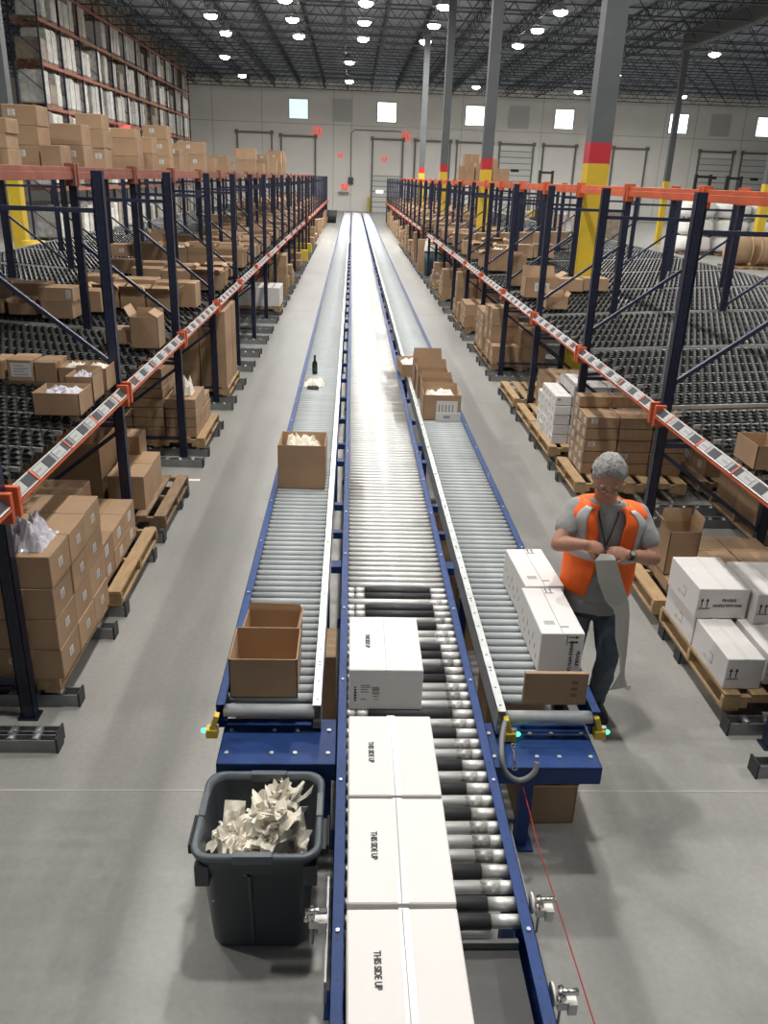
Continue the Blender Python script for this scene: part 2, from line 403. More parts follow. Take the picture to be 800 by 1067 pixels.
def open_carton(x, y, z, dx, dy, dz, label, group=None, rz=0, flaps=(1, 1, 1, 1), fl=.1, ang=(20, 20, 20, 20), fill=None, white=False, stickers=()):
    """flaps order: front(-y), back, left, right ; ang = degrees from vertical, outwards"""
    t = thing('open_carton', label, 'carton', (x, y, z), rz, group)
    K = WHITE if white else KRAFT; th = .005; b = MB()
    b.box(-dx/2, dx/2, -dy/2, dy/2, 0, th, KRAFT2)
    for (x0, x1, y0, y1, ix, iy) in ((-dx/2, dx/2, -dy/2, -dy/2+th, 0, 1), (-dx/2, dx/2, dy/2-th, dy/2, 0, -1), (-dx/2, -dx/2+th, -dy/2, dy/2, 1, 0), (dx/2-th, dx/2, -dy/2, dy/2, -1, 0)):
        b.box(x0, x1, y0, y1, 0, dz, K)
        if ix: b.box(*((x1, x1+.001) if ix > 0 else (x0-.001, x0)), y0+th, y1-th, th, dz-.003, KRAFT2)
        else: b.box(x0+th, x1-th, *((y1, y1+.001) if iy > 0 else (y0-.001, y0)), th, dz-.003, KRAFT2)
    b.obj('body', t)
    for i, on in enumerate(flaps):
        if not on: continue
        a = R(ang[i]); s_, c_ = math.sin(a)*fl*on, math.cos(a)*fl*on
        b = MB(); q = .012
        if i == 0: vs = [(-dx/2, -dy/2, dz), (dx/2, -dy/2, dz), (dx/2-q, -dy/2-s_, dz+c_), (-dx/2+q, -dy/2-s_, dz+c_)]; nrm = Vector((0, c_, s_))
        if i == 1: vs = [(dx/2, dy/2, dz), (-dx/2, dy/2, dz), (-dx/2+q, dy/2+s_, dz+c_), (dx/2-q, dy/2+s_, dz+c_)]; nrm = Vector((0, -c_, s_))
        if i == 2: vs = [(-dx/2, dy/2, dz), (-dx/2, -dy/2, dz), (-dx/2-s_, -dy/2+q, dz+c_), (-dx/2-s_, dy/2-q, dz+c_)]; nrm = Vector((c_, 0, s_))
        if i == 3: vs = [(dx/2, -dy/2, dz), (dx/2, dy/2, dz), (dx/2+s_, dy/2-q, dz+c_), (dx/2+s_, -dy/2+q, dz+c_)]; nrm = Vector((-c_, 0, s_))
        nrm.normalize(); nrm *= .004
        o2 = [tuple(Vector(v)+nrm) for v in vs]
        b.add(vs+o2, [(0,1,2,3), (0,4,5,1), (1,5,6,2), (2,6,7,3), (3,7,4,0)], K); b.add(o2, [(3,2,1,0)], KRAFT2)
        b.obj('flap', t)
    for (fc, u, v, ww, hh) in stickers:
        b = MB()
        if fc == 'front':
            b.box(u-ww/2, u+ww/2, -dy/2-.0012, -dy/2+.001, v-hh/2, v+hh/2, PAPER)
            for j in range(5): b.box(u-ww*.4+j*ww*.16, u-ww*.4+j*ww*.16+ww*.07, -dy/2-.002, -dy/2-.001, v-hh*.25, v+hh*.25, GREYINK)
        b.obj('shipping_label', t)
    if fill:
        o = crumple(dx*.42, dy*.42, dz*.45, fill, seed=int(abs(x*100+y*37))); o.name = 'packing_paper'; o.location = (x, y, z+dz*.62)
        tag(o, 'packing inside ' + ' '.join(label.split()[:13]), 'packing')
    return t
def crumple(rx, ry, rz_, M, n=20, seed=0, amp=.5):
    b = MB(); vs = []; rr = random.Random(seed); off = Vector((rr.random()*50, rr.random()*50, rr.random()*50))
    for i in range(n):
        for j in range(n):
            u = -1+2*i/(n-1); v = -1+2*j/(n-1)
            h = max(0, 1-max(u*u, v*v)**1.5)
            d = noise.noise(Vector((u*3, v*3, 0))+off)*amp + abs(noise.noise(Vector((u*7, v*7, 3))+off))*amp*.9
            vs.append((u*rx+rr.uniform(-.004, .004), v*ry+rr.uniform(-.004, .004), (h*.7+d*min(1, h*3))*rz_))
    fs = [(i*n+j, (i+1)*n+j, (i+1)*n+j+1, i*n+j+1) for i in range(n-1) for j in range(n-1)]
    b.add(vs, fs, M)
    o = b.obj('paper'); return o

# ================================================================== PALLET
def pallet_proto(dark=False):
    W_ = DWOOD if dark else WOOD
    t = thing('wooden_pallet', '', 'pallet')
    for i in range(7):
        y = -.5+.05+i*.9/6; MB().box(-.6, .6, y-.046, y+.046, .100, .12, W_).obj('deck_board', t, bevel=.002)
    for x in (-.58, 0, .58):
        b = MB(); b.box(x-.02, x+.02, -.5, .5, .06, .10, W_)
        for y0, y1 in ((-.5, -.36), (-.12, .12), (.36, .5)): b.box(x-.02, x+.02, y0, y1, .018, .06, W_)
        b.obj('stringer', t)
    for y in (-.45, 0, .45): MB().box(-.6, .6, y-.045, y+.045, 0, .018, W_).obj('bottom_board', t)
    return t
PP = pallet_proto(); PD = pallet_proto(True); used = {}
def pallet(x0, y0, z, label, dark=False, lx=1.2, ly=1.0, group='pallets at the racks', rz=0, flip=True):
    """x0,y0 = centre.  boards run along X by default; flip -> boards along Y"""
    p = PD if dark else PP
    if dark not in used: used[dark] = 1; o = p
    else: o = dup(p)
    o.location = (x0, y0, z)
    if flip: o.rotation_euler = (0, 0, R(90)+rz); o.scale = (ly/1.2, lx/1.0, 1)
    else: o.rotation_euler = (0, 0, rz); o.scale = (lx/1.2, ly/1.0, 1)
    o['label'] = label; o['group'] = group; return o

# ================================================================== RACKS
P_ = 2.45
LX, RX = -1.9, 2.58
LY0, RY0 = 4.2, 6.4
NL, NR = 25, 24
LD, RD = .95, 1.02
def post_mesh(h, sgn):
    b = MB(); w_, d_ = .078, .07; t_ = .006
    b.box(-w_/2, w_/2, -d_/2, -d_/2+t_, 0, h, NAVY); b.box(-w_/2, -w_/2+t_, -d_/2, d_/2, 0, h, NAVY); b.box(w_/2-t_, w_/2, -d_/2, d_/2, 0, h, NAVY)
    b.box(-w_/2, -w_/2+.02, d_/2-t_, d_/2, 0, h, NAVY); b.box(w_/2-.02, w_/2, d_/2-t_, d_/2, 0, h, NAVY)
    for i in range(int(h/.1)):   # keyhole slots on the camera side
        z = .06+i*.1
        for sx in (-1, 1): b.box(sx*.02-.005, sx*.02+.005, -d_/2-.0008, -d_/2+.0005, z, z+.03, INK)
    b.box(-.06, .06, -.05, .05, 0, .010, NAVY)
    return b.mesh('post')
def frame_proto(depth, sgn, h=3.08):
    t = thing('rack_upright_frame', '', 'rack frame')
    pm = post_mesh(h, sgn)
    link('post', pm, t); link('post', pm, t, (sgn*depth, 0, 0))
    hb = MB().bar((0, 0, 0), (sgn*depth, 0, 0), .03, .035, NAVYB).mesh('horizontal_brace')
    for z in (.25, 1.12, 2.80): link('horizontal_brace', hb, t, (0, 0, z))
    MB().bar((sgn*depth, 0, 2.38), (0, 0, 1.62), .032, .032, NAVYB).obj('diagonal_brace', t)
    MB().bar((sgn*depth, 0, .35), (0, 0, 1.08), .032, .032, NAVYB).obj('diagonal_brace', t)
    MB().bar((sgn*depth, 0, 1.25), (0, 0, 1.16), .03, .03, NAVYB).obj('diagonal_brace', t)
    return t
fl_, fr_ = frame_proto(LD, -1), frame_proto(RD, 1)
SL = .05
def place_frames(proto, X0, Y0, n, sgn, rows, side):
    first = True
    for k in range(-1, n+1):
        for ri, xo in enumerate(rows):
            if k < 0 and ri > 0 and side == 'left': continue
            o = proto if first else dup(proto); first = False
            o.location = (X0+sgn*xo, Y0+k*P_, 0)
            o['label'] = 'navy steel upright frame, %s of the %s rack, %s from the camera' % (('aisle row', 'middle row', 'back row')[ri], side, ORD[k+1])
            o['group'] = 'upright frames of the %s rack' % side
place_frames(fl_, LX, LY0, NL, -1, (0, 2.65), 'left')
place_frames(fr_, RX, RY0, NR, 1, (0, 2.54), 'right')

# aisle beam with label holder
def rail_proto(sgn, side):
    L = P_-.08
    t = thing('aisle_beam', '', 'rack beam')
    MB().box(*sorted((sgn*.0, sgn*.045)), -L/2, L/2, -.09, -.03, ORANGE).box(*sorted((-sgn*.046, sgn*.0)), -L/2, L/2, -.064, -.050, ORANGE).obj('beam', t)
    # tilted label holder: from top inner edge down to the aisle side
    a = (sgn*.020, 0, .014); c = (-sgn*.040, 0, -.042)
    def plate(u0, u1, y0, y1, off, M, b):
        A, C = Vector(a), Vector(c); d = (C-A); n = Vector((-sgn*abs(d.z), 0, abs(d.x))).normalized()
        p0, p1 = A+d*u0, A+d*u1; vs = []
        for o_ in (off, off-.004):
            for p, y in ((p0, y0), (p1, y0), (p1, y1), (p0, y1)): q = p+n*o_; vs.append((q.x, y, q.z))
        b.add(vs, [(0,1,2,3), (7,6,5,4), (0,4,5,1), (1,5,6,2), (2,6,7,3), (3,7,4,0)], M)
    b = MB(); plate(0, 1, -L/2, L/2, 0, DSTEEL, b); plate(0, .09, -L/2, L/2, .004, LSTEEL, b); plate(.93, 1, -L/2, L/2, .004, GALV, b)
    b.obj('label_holder', t)
    n = 7
    for j in range(n):
        y = -L/2+L*(j+.5)/n
        b = MB(); plate(.16, .84, y-.155, y-.005, .003, LABELG, b); plate(.4, .6, y-.14, y-.06, .0042, GREYINK, b); b.obj('bay_label', t)
        b = MB(); plate(.14, .86, y+.008, y+.135, .003, INK, b); b.obj('black_label', t)
    for j in range(4):
        y = -L/2+L*(j+.5)/4+.02
        b = MB(); plate(-.03, 1.04, y-.006, y+.018, .007, ORANGE, b); b.obj('orange_clip', t)
    for sy in (-1, 1):
        b = MB(); y0, y1 = sorted((sy*(L/2+.004), sy*(L/2-.035)))
        b.box(-.045, .045, y0, y1, -.14, .035, ORANGE); b.obj('beam_connector', t, bevel=.004)
    return t
def far_rail(sgn):   # same beam, labels joined for beams too far to read
    L = P_-.08; b = MB()
    b.box(*sorted((-sgn*.046, sgn*.04)), -L/2, L/2, -.064, -.050, ORANGE)
    a = Vector((sgn*.020, 0, .014)); c = Vector((-sgn*.040, 0, -.042))
    def pl(y0, y1, off, M):
        n = Vector((-sgn*.08, 0, .107)).normalized()*off
        b.add([(a.x+n.x, y0, a.z+n.z), (c.x+n.x, y0, c.z+n.z), (c.x+n.x, y1, c.z+n.z), (a.x+n.x, y1, a.z+n.z)], [(0, 1, 2, 3)], M)
    pl(-L/2, L/2, 0, DSTEEL)
    for j in range(7): y = -L/2+L*(j+.5)/7; pl(y-.15, y-.005, .003, LABELG); pl(y+.008, y+.135, .003, INK)
    for sy in (-1, 1): b.box(-.05, .05, min(sy*L/2, sy*(L/2-.06)), max(sy*L/2, sy*(L/2-.06)), -.17, .05, ORANGE)
    return b.mesh('aisle_beam')
LGAP, RGAP = (12,), (9,)
for side, X0, Y0, n, sgn, gap in (('left', LX, LY0, NL, 1, LGAP), ('right', RX, RY0, NR, -1, RGAP)):
    # sgn: direction toward... left rack's aisle is +X, so its deck lies at -X
    s_ = -sgn
    pr = rail_proto(s_, side); fm = far_rail(s_); first = True
    for k in range(-1, n):
        if k in gap: continue
        lab = 'orange aisle beam with white and black labels, %s bay of the %s rack' % (ORD[k+1], side)
        loc = (X0+sgn*.06, Y0+(k+.5)*P_, 1.44)
        if k < 9:
            o = pr if first else dup(pr); first = False; o.location = loc
            tag(o, lab, 'rack beam', 'aisle beams of the %s rack' % side)
        else:
            o = link('aisle_beam', fm, None, loc); tag(o, lab, 'rack beam', 'aisle beams of the %s rack' % side)

# upper orange beams over second posts, and rear beams
def top_beam(M):
    t = thing('storage_beam', '', 'rack beam'); L = P_-.07
    b = MB(); b.box(-.022, .03, -L/2, L/2, -.12, -.045, M); b.box(-.012, .022, -L/2, L/2, -.045, 0, M); b.obj('beam', t, bevel=.004)
    for sy in (-1, 1): y0, y1 = sorted((sy*(L/2+.01), sy*(L/2-.045))); MB().box(-.05, .05, y0, y1, -.18, .035, M).obj('beam_connector', t, bevel=.003)
    return t
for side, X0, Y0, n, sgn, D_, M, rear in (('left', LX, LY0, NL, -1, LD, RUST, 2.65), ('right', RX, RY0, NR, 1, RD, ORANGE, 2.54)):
    tb = top_beam(M); first = True
    for k in range(-1, n):
        for q, xo in enumerate((D_, rear)):
            if q == 1 and k > 14: continue
            o = tb if first else dup(tb); first = False
            o.location = (X0+sgn*xo, Y0+(k+.5)*P_, 3.10); o.rotation_euler = (0, 0, 0 if sgn > 0 else math.pi)
            if side == 'right': o.rotation_euler = (0, 0, math.pi)
            else: o.rotation_euler = (0, 0, 0)
            tag(o, '%s top beam of the %s rack, %s bay, %s' % ('faded orange' if side == 'left' else 'bright orange', side, ORD[k+1], ('near the aisle', 'further from the aisle')[q]), 'rack beam', 'top beams of the %s rack' % side)

# wheel beds
def deck_proto(sgn, depth, side, hole=None):
    t = thing('flow_deck', '', 'flow deck'); L = P_-.09
    b = MB(); n = 25
    for i in range(n):
        y = -L/2+.05+i*(L-.1)/(n-1)
        hi = i % 4 == 0
        zo = 0 if hi else -.01
        spans = [(0, depth)]
        if hole and hole[0]-.01 < y < hole[1]+.01: spans = [(0, hole[2]-.01), (hole[3]+.01, depth)]
        for xa, xb in spans: b.bar((sgn*xa, y, xa*SL+zo), (sgn*xb, y, xb*SL+zo), .010 if not hi else .012, .03, DECKS if not hi else LSTEEL)
    b.obj('track', t)
    b = MB(); step = .074; rr_ = .026; wd = .022; nn = 8
    for i in range(n-1):
        yc = -L/2+.05+(i+.5)*(L-.1)/(n-1)
        for j in range(int(depth/step)):
            x = .03+(j+.5*(i % 2))*step
            if x > depth or (hole and hole[0]-.03 < yc < hole[1]+.03 and hole[2]-.03 < x < hole[3]+.03): continue
            z = x*SL+.004
            vs = []
            for yy in (yc-wd/2-.014, yc+wd/2+.014):
                for k in range(nn): a = 2*math.pi*k/nn; vs.append((sgn*(x+rr_*math.cos(a)), yy, z+rr_*math.sin(a)))
            fs = [(k, (k+1) % nn, nn+(k+1) % nn, nn+k) for k in range(nn)]+[tuple(range(nn)), tuple(range(nn, 2*nn))]
            b.add(vs, fs, WHEEL)
    o = b.obj('skate_wheels', t); o['kind'] = 'stuff'
    for x in (depth*.45, depth-.03): MB().box(min(sgn*(x-.03), sgn*(x+.03)), max(sgn*(x-.03), sgn*(x+.03)), -L/2, L/2, x*SL-.13, x*SL-.04, NAVY).obj('support_beam', t)
    MB().box(min(sgn*(depth-.01), sgn*(depth+.02)), max(sgn*(depth-.01), sgn*(depth+.02)), -L/2, L/2, depth*SL-.05, depth*SL+.04, LSTEEL).obj('end_stop', t)
    return t
DEPL, DEPR = 4.25, 4.7
for side, X0, Y0, n, sgn, dep, gap in (('left', LX, LY0, NL, -1, DEPL, LGAP), ('right', RX, RY0, NR, 1, DEPR, RGAP)):
    dp = deck_proto(sgn, dep, side); first = True
    for k in range(-1, n):
        if k in gap: continue
        yb = Y0+(k+.5)*P_; hy = [c-yb for c in (13.95, 25.5, 37.5, 49.5) if side == 'right' and abs(c-yb) < P_/2]
        if hy: o = deck_proto(sgn, dep, side, (hy[0]-.19, hy[0]+.19, 1.03, 1.41))
        else: o = dp if first else dup(dp); first = False
        o.location = (X0+sgn*.05, Y0+(k+.5)*P_, 1.42)
        tag(o, 'black skate-wheel flow deck sloping to the aisle, %s bay of the %s rack' % (ORD[k+1], side), 'flow deck', 'flow decks of the %s rack' % side)
def deckz(x, side): return 1.447+SL*(abs(x-(LX if side == 'left' else RX))-.05)

# floor rails under the racks
b = MB(); b.box(0, 2.9, -.045, .045, 0, .035, DSTEEL); b.box(0, 2.9, -.045, -.038, .035, .085, DSTEEL); b.box(0, 2.9, .038, .045, .035, .085, DSTEEL); b.box(-.012, 0, -.05, .05, 0, .1, BLACKR)
for i in range(20): b.tube([(.12+i*.14, -.037, .07), (.12+i*.14, .037, .07)], .026, DSTEEL, 8)
frm = b.mesh('floor_rail')
for side, X0, Y0, n, sgn in (('left', -1.64, LY0, NL, -1), ('right', 2.36, RY0, NR, 1)):
    c = 0
    for k in range(-2, 15):
        for off in (.14, .94, 1.26, 2.2):
            y = Y0+k*P_+off
            if y < 3.6 and side == 'right' or y < 3.5: continue
            o = link('floor_rail', frm, None, (X0, y, 0), 0 if sgn > 0 else math.pi)
            tag(o, 'grey floor roller rail under the %s rack, %s bay, %s from the camera' % (side, ORD[k+2], ORD[(.14, .94, 1.26, 2.2).index(off)]), 'floor rail', 'floor rails under the %s rack' % side); c += 1
o = link('floor_rail', frm, None, (-1.63, 3.9, 0), math.pi)
tag(o, 'grey steel roller rail on the floor at the left edge, nearest the camera', 'floor rail', 'floor rails under the left rack')
o = link('floor_rail', frm, None, (-1.74, 3.18, 0), math.pi)
tag(o, 'end of a dark floor rail at the very left edge, lowest in the picture', 'floor rail', 'floor rails under the left rack')
#==PART2==
# ================================================================== CONVEYORS
CZ = .70                      # roller axle height
PX = .0745
def roller_mesh(L, r, M, n=14, name='roller'):
    return MB().tube([(0, 0, 0), (L, 0, 0)], r, M, n).tube([(-.012, 0, 0), (L+.012, 0, 0)], .006, DSTEEL, 6).mesh(name)
def lagged_mesh(L, r):
    b = MB(); b.tube([(0, 0, 0), (.045, 0, 0)], r, ROLL, 14); b.tube([(.045, 0, 0), (.05, 0, 0), (.055, 0, 0)], [r*.8, r*.8, r*.8], DSTEEL, 14); b.tube([(.055, 0, 0), (.11, 0, 0)], r, ROLL, 14)
    b.tube([(.11, 0, 0), (L-.105, 0, 0)], r+.004, BLACKR, 14); b.tube([(L-.105, 0, 0), (L, 0, 0)], r, ROLL, 14); return b.mesh('roller')
def grooved_mesh(L, r):
    return MB().tube([(0, 0, 0), (L-.12, 0, 0)], r, ROLL, 14).tube([(L-.12, 0, 0), (L-.05, 0, 0)], r+.0002, DULLR, 14).tube([(L-.05, 0, 0), (L, 0, 0)], r, ROLL, 14).mesh('roller')
    b = MB(); b.tube([(0, 0, 0), (L-.11, 0, 0)], r, ROLL, 14); b.tube([(L-.11, 0, 0), (L-.10, 0, 0)], r*.88, DSTEEL, 14); b.tube([(L-.10, 0, 0), (L-.055, 0, 0)], r, ROLL, 14)
    b.tube([(L-.055, 0, 0), (L-.047, 0, 0)], r*.88, DSTEEL, 14); b.tube([(L-.047, 0, 0), (L, 0, 0)], r, ROLL, 14); return b.mesh('roller')
def rail_with_holes(y0, y1, w_, h, M, side, holes=20, pitch=.15, HM=INK):
    b = MB(); b.box(-w_/2, w_/2, y0, y1, -.003, 0, M)
    xs = -w_/2 if side < 0 else w_/2-.003
    b.box(xs, xs+.003, y0, y1, -h, 0, M)
    b.box(-w_/2, w_/2, y0, y1, -h, -h+.003, M)
    n = int((min(y1, y0+7)-y0)/pitch)
    for i in range(n):
        y = y0+.05+i*pitch
        b.tube([(0, y, -.001), (0, y, .0008)], .006, HM, 8)
        if i % 5 == 2: b.tube([(0, y+.03, 0), (0, y+.03, .006)], .008, LSTEEL, 6)
    return b
def conveyor(name, label, xa, xb, y0, y1, railL, railR, hL, hR, kinds, rollM, start, zr=CZ, rr_=.0245, wl=.042):
    t = thing(name, label, 'conveyor', ((xa+xb)/2, y0, 0)); ox = -(xa+xb)/2; L = xb-xa-2*wl+.01; top = zr+.03
    rail_with_holes(0, y1-y0, wl, .13, railL, -1).obj('side_rail', t, (xa+wl/2+ox, 0, top))
    rail_with_holes(0, y1-y0, wl, .13, railR, 1).obj('side_rail', t, (xb-wl/2+ox, 0, top))
    pl = roller_mesh(L, rr_, rollM); lg = lagged_mesh(L, rr_); gv = grooved_mesh(L, rr_)
    n = int((y1-start)/PX); x = xa+wl-.005+ox
    for i in range(min(100, n)):
        k = kinds[i] if i < len(kinds) else 'p'
        link('roller', {'p': pl, 'b': lg, 'g': gv}[k], t, (x, start-y0+i*PX, zr))
    b = MB()
    for i in range(100, n): b.tube([(x, start-y0+i*PX, zr), (x+L, start-y0+i*PX, zr)], rr_, rollM, 10 if i < 300 else 8)
    o = b.obj('roller', t); o['kind'] = 'stuff'
    # supports and cross ties
    i = 0; y = 2.2 if 'sorting' in label else 1.4
    while y < y1-y0:
        for xx in (xa+.02, xb-.02):
            MB().box(-.025, .025, -.03, .03, 0, top-.13, railL if railL is BLUE else BLUE).box(-.05, .05, -.06, .06, 0, .01, BLUE).obj('leg', t, (xx+ox, y, 0))
        MB().box(xa+.02+ox, xb-.02+ox, -.02, .02, top-.19, top-.13, BLUE).obj('cross_tie', t, (0, y, 0))
        y += 3.05
    return t
kinds = list('bbgbgggbgbgbggbgbgggbbgbbggbgbbgbb')[::1]
cc = conveyor('roller_conveyor', 'wide central roller conveyor with blue side rails and silver rollers carrying white boxes', -.028, .668, .9, 62.3, BLUE, BLUE, 1, 1, kinds, ROLL, 2.09)
MB().box(-.303, .303, -.3, 1.14, .600, .625, mat('belt_grey', (.075, .073, .07), .5, noise_s=3, var=.3)).obj('return_belt', cc, (0, 0, 0))
MB().box(-.303, .303, 1.14, 1.16, .58, .655, DSTEEL).obj('belt_edge', cc)
cl = conveyor('roller_conveyor', 'narrow left roller conveyor, galvanised inner rail, carrying open cartons and a bottle', -.605, -.105, 3.26, 61, BLUE, GALV, 1, 1, [], ROLLG, 3.36, .735)
cr = conveyor('roller_conveyor', 'narrow right roller conveyor, galvanised inner rail, beside the worker, carrying white boxes', .735, 1.235, 3.22, 61.5, GALV, BLUE, 1, 1, [], ROLLG, 3.36, .735)
for t, x0 in ((cl, -.57+.355), (cr, .77-.985)):
    b = MB(); b.tube([(-.215, .02, .72), (.215, .02, .72)], .031, ROLLG, 18); b.obj('end_roller', t)
b = MB()      # ties bridging the conveyors
tie = MB().box(-.055, .055, -.05, .05, 0, .05, BLUE).mesh('tie'); k = 0
for y in [5.0, 5.55, 6.1, 7.2, 7.7] + [8.6+i*.95 for i in range(28)]:
    for xx, sd in ((-.066, 'left'), (.70, 'right')):
        o = link('tie_bracket', tie, None, (xx, y, .62)); o.scale = (.60 if sd == 'left' else .55, 1 if k % 3 == 0 else .6, 1)
        tag(o, 'small blue tie bracket on the %s of the central conveyor, %s' % (sd, '%s from the front' % ORD[k] if k < 30 else 'among the furthest ones'), 'bracket', 'tie brackets between the conveyors')
    k += 1
# blue cross beams at the near ends
def cross(x0, x1, y0, y1, label):
    t = thing('cross_beam', label, 'beam', ((x0+x1)/2, (y0+y1)/2, .52)); hx, hy = (x1-x0)/2, (y1-y0)/2
    b = MB(); b.box(-hx, hx, -hy, hy, .085, .093, BLUE); b.box(-hx, hx, -hy, -hy+.008, 0, .093, BLUE); b.box(-hx, hx, hy-.008, hy, 0, .093, BLUE)
    b.box(-hx, -hx+.008, -hy, hy, 0, .093, BLUE); b.box(hx-.008, hx, -hy, hy, 0, .093, BLUE); b.obj('channel', t, bevel=.003)
    for fx in (-.86, -.1, .3, .86):
        for fy in (-.55, .45): MB().tube([(fx*hx, fy*hy, .093), (fx*hx, fy*hy, .1)], .010, LSTEEL, 10).obj('bolt', t)
    for fx in ((-.13, .80) if x0 < 0 else (-.13,)):
        MB().box(fx*hx-.03, fx*hx+.03, -.03, .03, -.52, 0, BLUE).box(fx*hx-.06, fx*hx+.06, -.06, .06, -.52, -.51, BLUE).obj('leg', t)
cross(-.575, -.03, 3.02, 3.36, 'blue cross beam carrying the near end of the left conveyor, above the waste bin')
cross(.67, 1.20, 3.0, 3.34, 'blue cross beam carrying the near end of the right conveyor, above an open carton')
# yellow light units
def estop(x, y, z, rz, sgn, label):
    t = thing('signal_switch', label, 'switch', (x, y, z), rz)
    MB().box(-.012, .012, -.02, .02, 0, .085, YELLOW).obj('yellow_arm', t, bevel=.003).rotation_euler = (0, R(18)*sgn, 0)
    MB().box(-.028, .028, -.025, .025, -.04, .008, YELLOW).obj('yellow_housing', t, bevel=.005)
    b = MB(); rg = [[(sgn*(-.03-h), .012*q*math.cos(k*math.pi/5), -.01+.012*q*math.sin(k*math.pi/5)) for k in range(10)] for h, q in ((0, 1), (.012, .95), (.02, .5))]
    b.rings(rg, GREEN); o = b.obj('green_lamp', t)
    MB().box(-.01, .03, -.012, .012, .0, .02, LSTEEL).obj('mount', t)
estop(-.615, 3.19, .68, 0, 1, 'yellow switch with green lamp on the outer corner of the left conveyor')
estop(.80, 3.20, .66, 0, -1, 'yellow switch with green lamp beside the grey hose, inner corner of right conveyor')
estop(1.24, 3.22, .66, 0, -1, 'yellow switch with green lamp on the outer corner of the right conveyor')
# grey hose and its hook
b = MB(); ctl = [Vector(q) for q in ((.765, 3.18, .735), (.735, 3.08, .715), (.722, 2.99, .685), (.735, 2.955, .635), (.768, 2.95, .600), (.805, 2.95, .585), (.844, 2.955, .596), (.875, 2.965, .625), (.885, 2.985, .66))]; pts = []
for i in range(len(ctl)-1):
    p0, p1, p2, p3 = ctl[max(i-1, 0)], ctl[i], ctl[i+1], ctl[min(i+2, len(ctl)-1)]
    for q in range(5): t_ = q/5; pts.append(.5*((2*p1)+(p2-p0)*t_+(2*p0-5*p1+4*p2-p3)*t_*t_+(3*p1-p0-3*p2+p3)*t_**3))
pts.append(ctl[-1])
o = b.tube(pts, .0125, HOSE, 10).obj('grey_hose'); tag(o, 'grey hose looping down in a U below the right conveyor end', 'hose')
t = thing('spring_hook', 'small chrome snap hook and spring hanging inside the grey hose loop', 'hook', (.768, 2.985, .640))
b = MB(); b.tube([(0, 0, .10), (.006, 0, .06), (.018, 0, 0)], .006, CHROME, 8); b.obj('shank', t)
b = MB(); b.tube([(.018+.014*math.cos(a*.6), 0, -.012+.014*math.sin(a*.6)) for a in range(11)], .003, CHROME, 6); b.obj('ring', t)
b = MB(); b.tube([(.0+.011*math.cos(a*.6), 0, .112+.011*math.sin(a*.6)) for a in range(11)], .003, CHROME, 6); b.obj('ring', t)
o = MB().tube([(.835, 3.03, .52), (.86, 2.7, .42), (.87, 2.2, .44), (.88, 1.6, .46), (.89, 1.0, .48)], .0028, REDC, 6).obj('pull_cord'); tag(o, 'thin red pull cord running from the hose hook down past the blue rail', 'cord')
# photo-eye brackets along the central conveyor
def eye(x, y, z, sgn, disc, label):
    t = thing('sensor_bracket', label, 'sensor', (x, y, z))
    MB().box(-.032, .032, -.02, .02, -.02, .012, IVORY).box(.0, .03, -.03, -.018, -.03, .02, IVORY).obj('base', t, bevel=.002)
    MB().tube([(-sgn*.02, -.01, -.10), (-sgn*.02, -.01, .05)], .005, DSTEEL, 8).obj('rod', t)
    b = MB(); b.tube([(-.045, -.01, .05), (.03, -.01, .055)], .011, CHROME, 10); b.tube([(-sgn*.02, -.03, .045), (-sgn*.02, .015, .045)], .010, CHROME, 10); b.obj('clamp', t)
    MB().tube([(-.04, -.03, .03), (-.04, .0, .03)], .008, CHROME, 8).obj('knob', t)
    if disc: MB().tube([(-sgn*.052, 0, .03), (-sgn*.045, 0, .03)], .036, IVORY, 20).obj('reflector', t)
eye(-.075, 2.10, .70, 1, False, 'ivory sensor bracket with chrome clamp at the rim of the waste bin')
eye(-.075, 1.67, .66, 1, False, 'ivory sensor bracket with tall rod, nearest the camera, left of the central conveyor')
eye(.735, 2.16, .68, 1, True, 'ivory sensor bracket with round reflector, right of the central conveyor, further one')
eye(.735, 1.82, .66, 1, True, 'ivory sensor bracket with round reflector, right of the central conveyor, nearer one')
o = MB().tube([(-.09, 1.75, .60), (-.15, 1.72, .50), (-.2, 1.78, .42), (-.14, 1.85, .40), (-.05, 1.8, .42)], .0025, IVORY, 6).obj('sensor_cable'); tag(o, 'thin pale cable curling beside the waste bin', 'cable')
for i, (y, x, s_) in enumerate(((2.12, -.045, 'left'), (2.35, .69, 'right'))):
    o = MB().box(-.004, .004, -.22, .22, -.05, .05, DSTEEL).obj('side_guard', None, (x, y, .60)); tag(o, 'dark flat guard plate fixed below the %s blue rail of the central conveyor' % s_, 'guard plate')

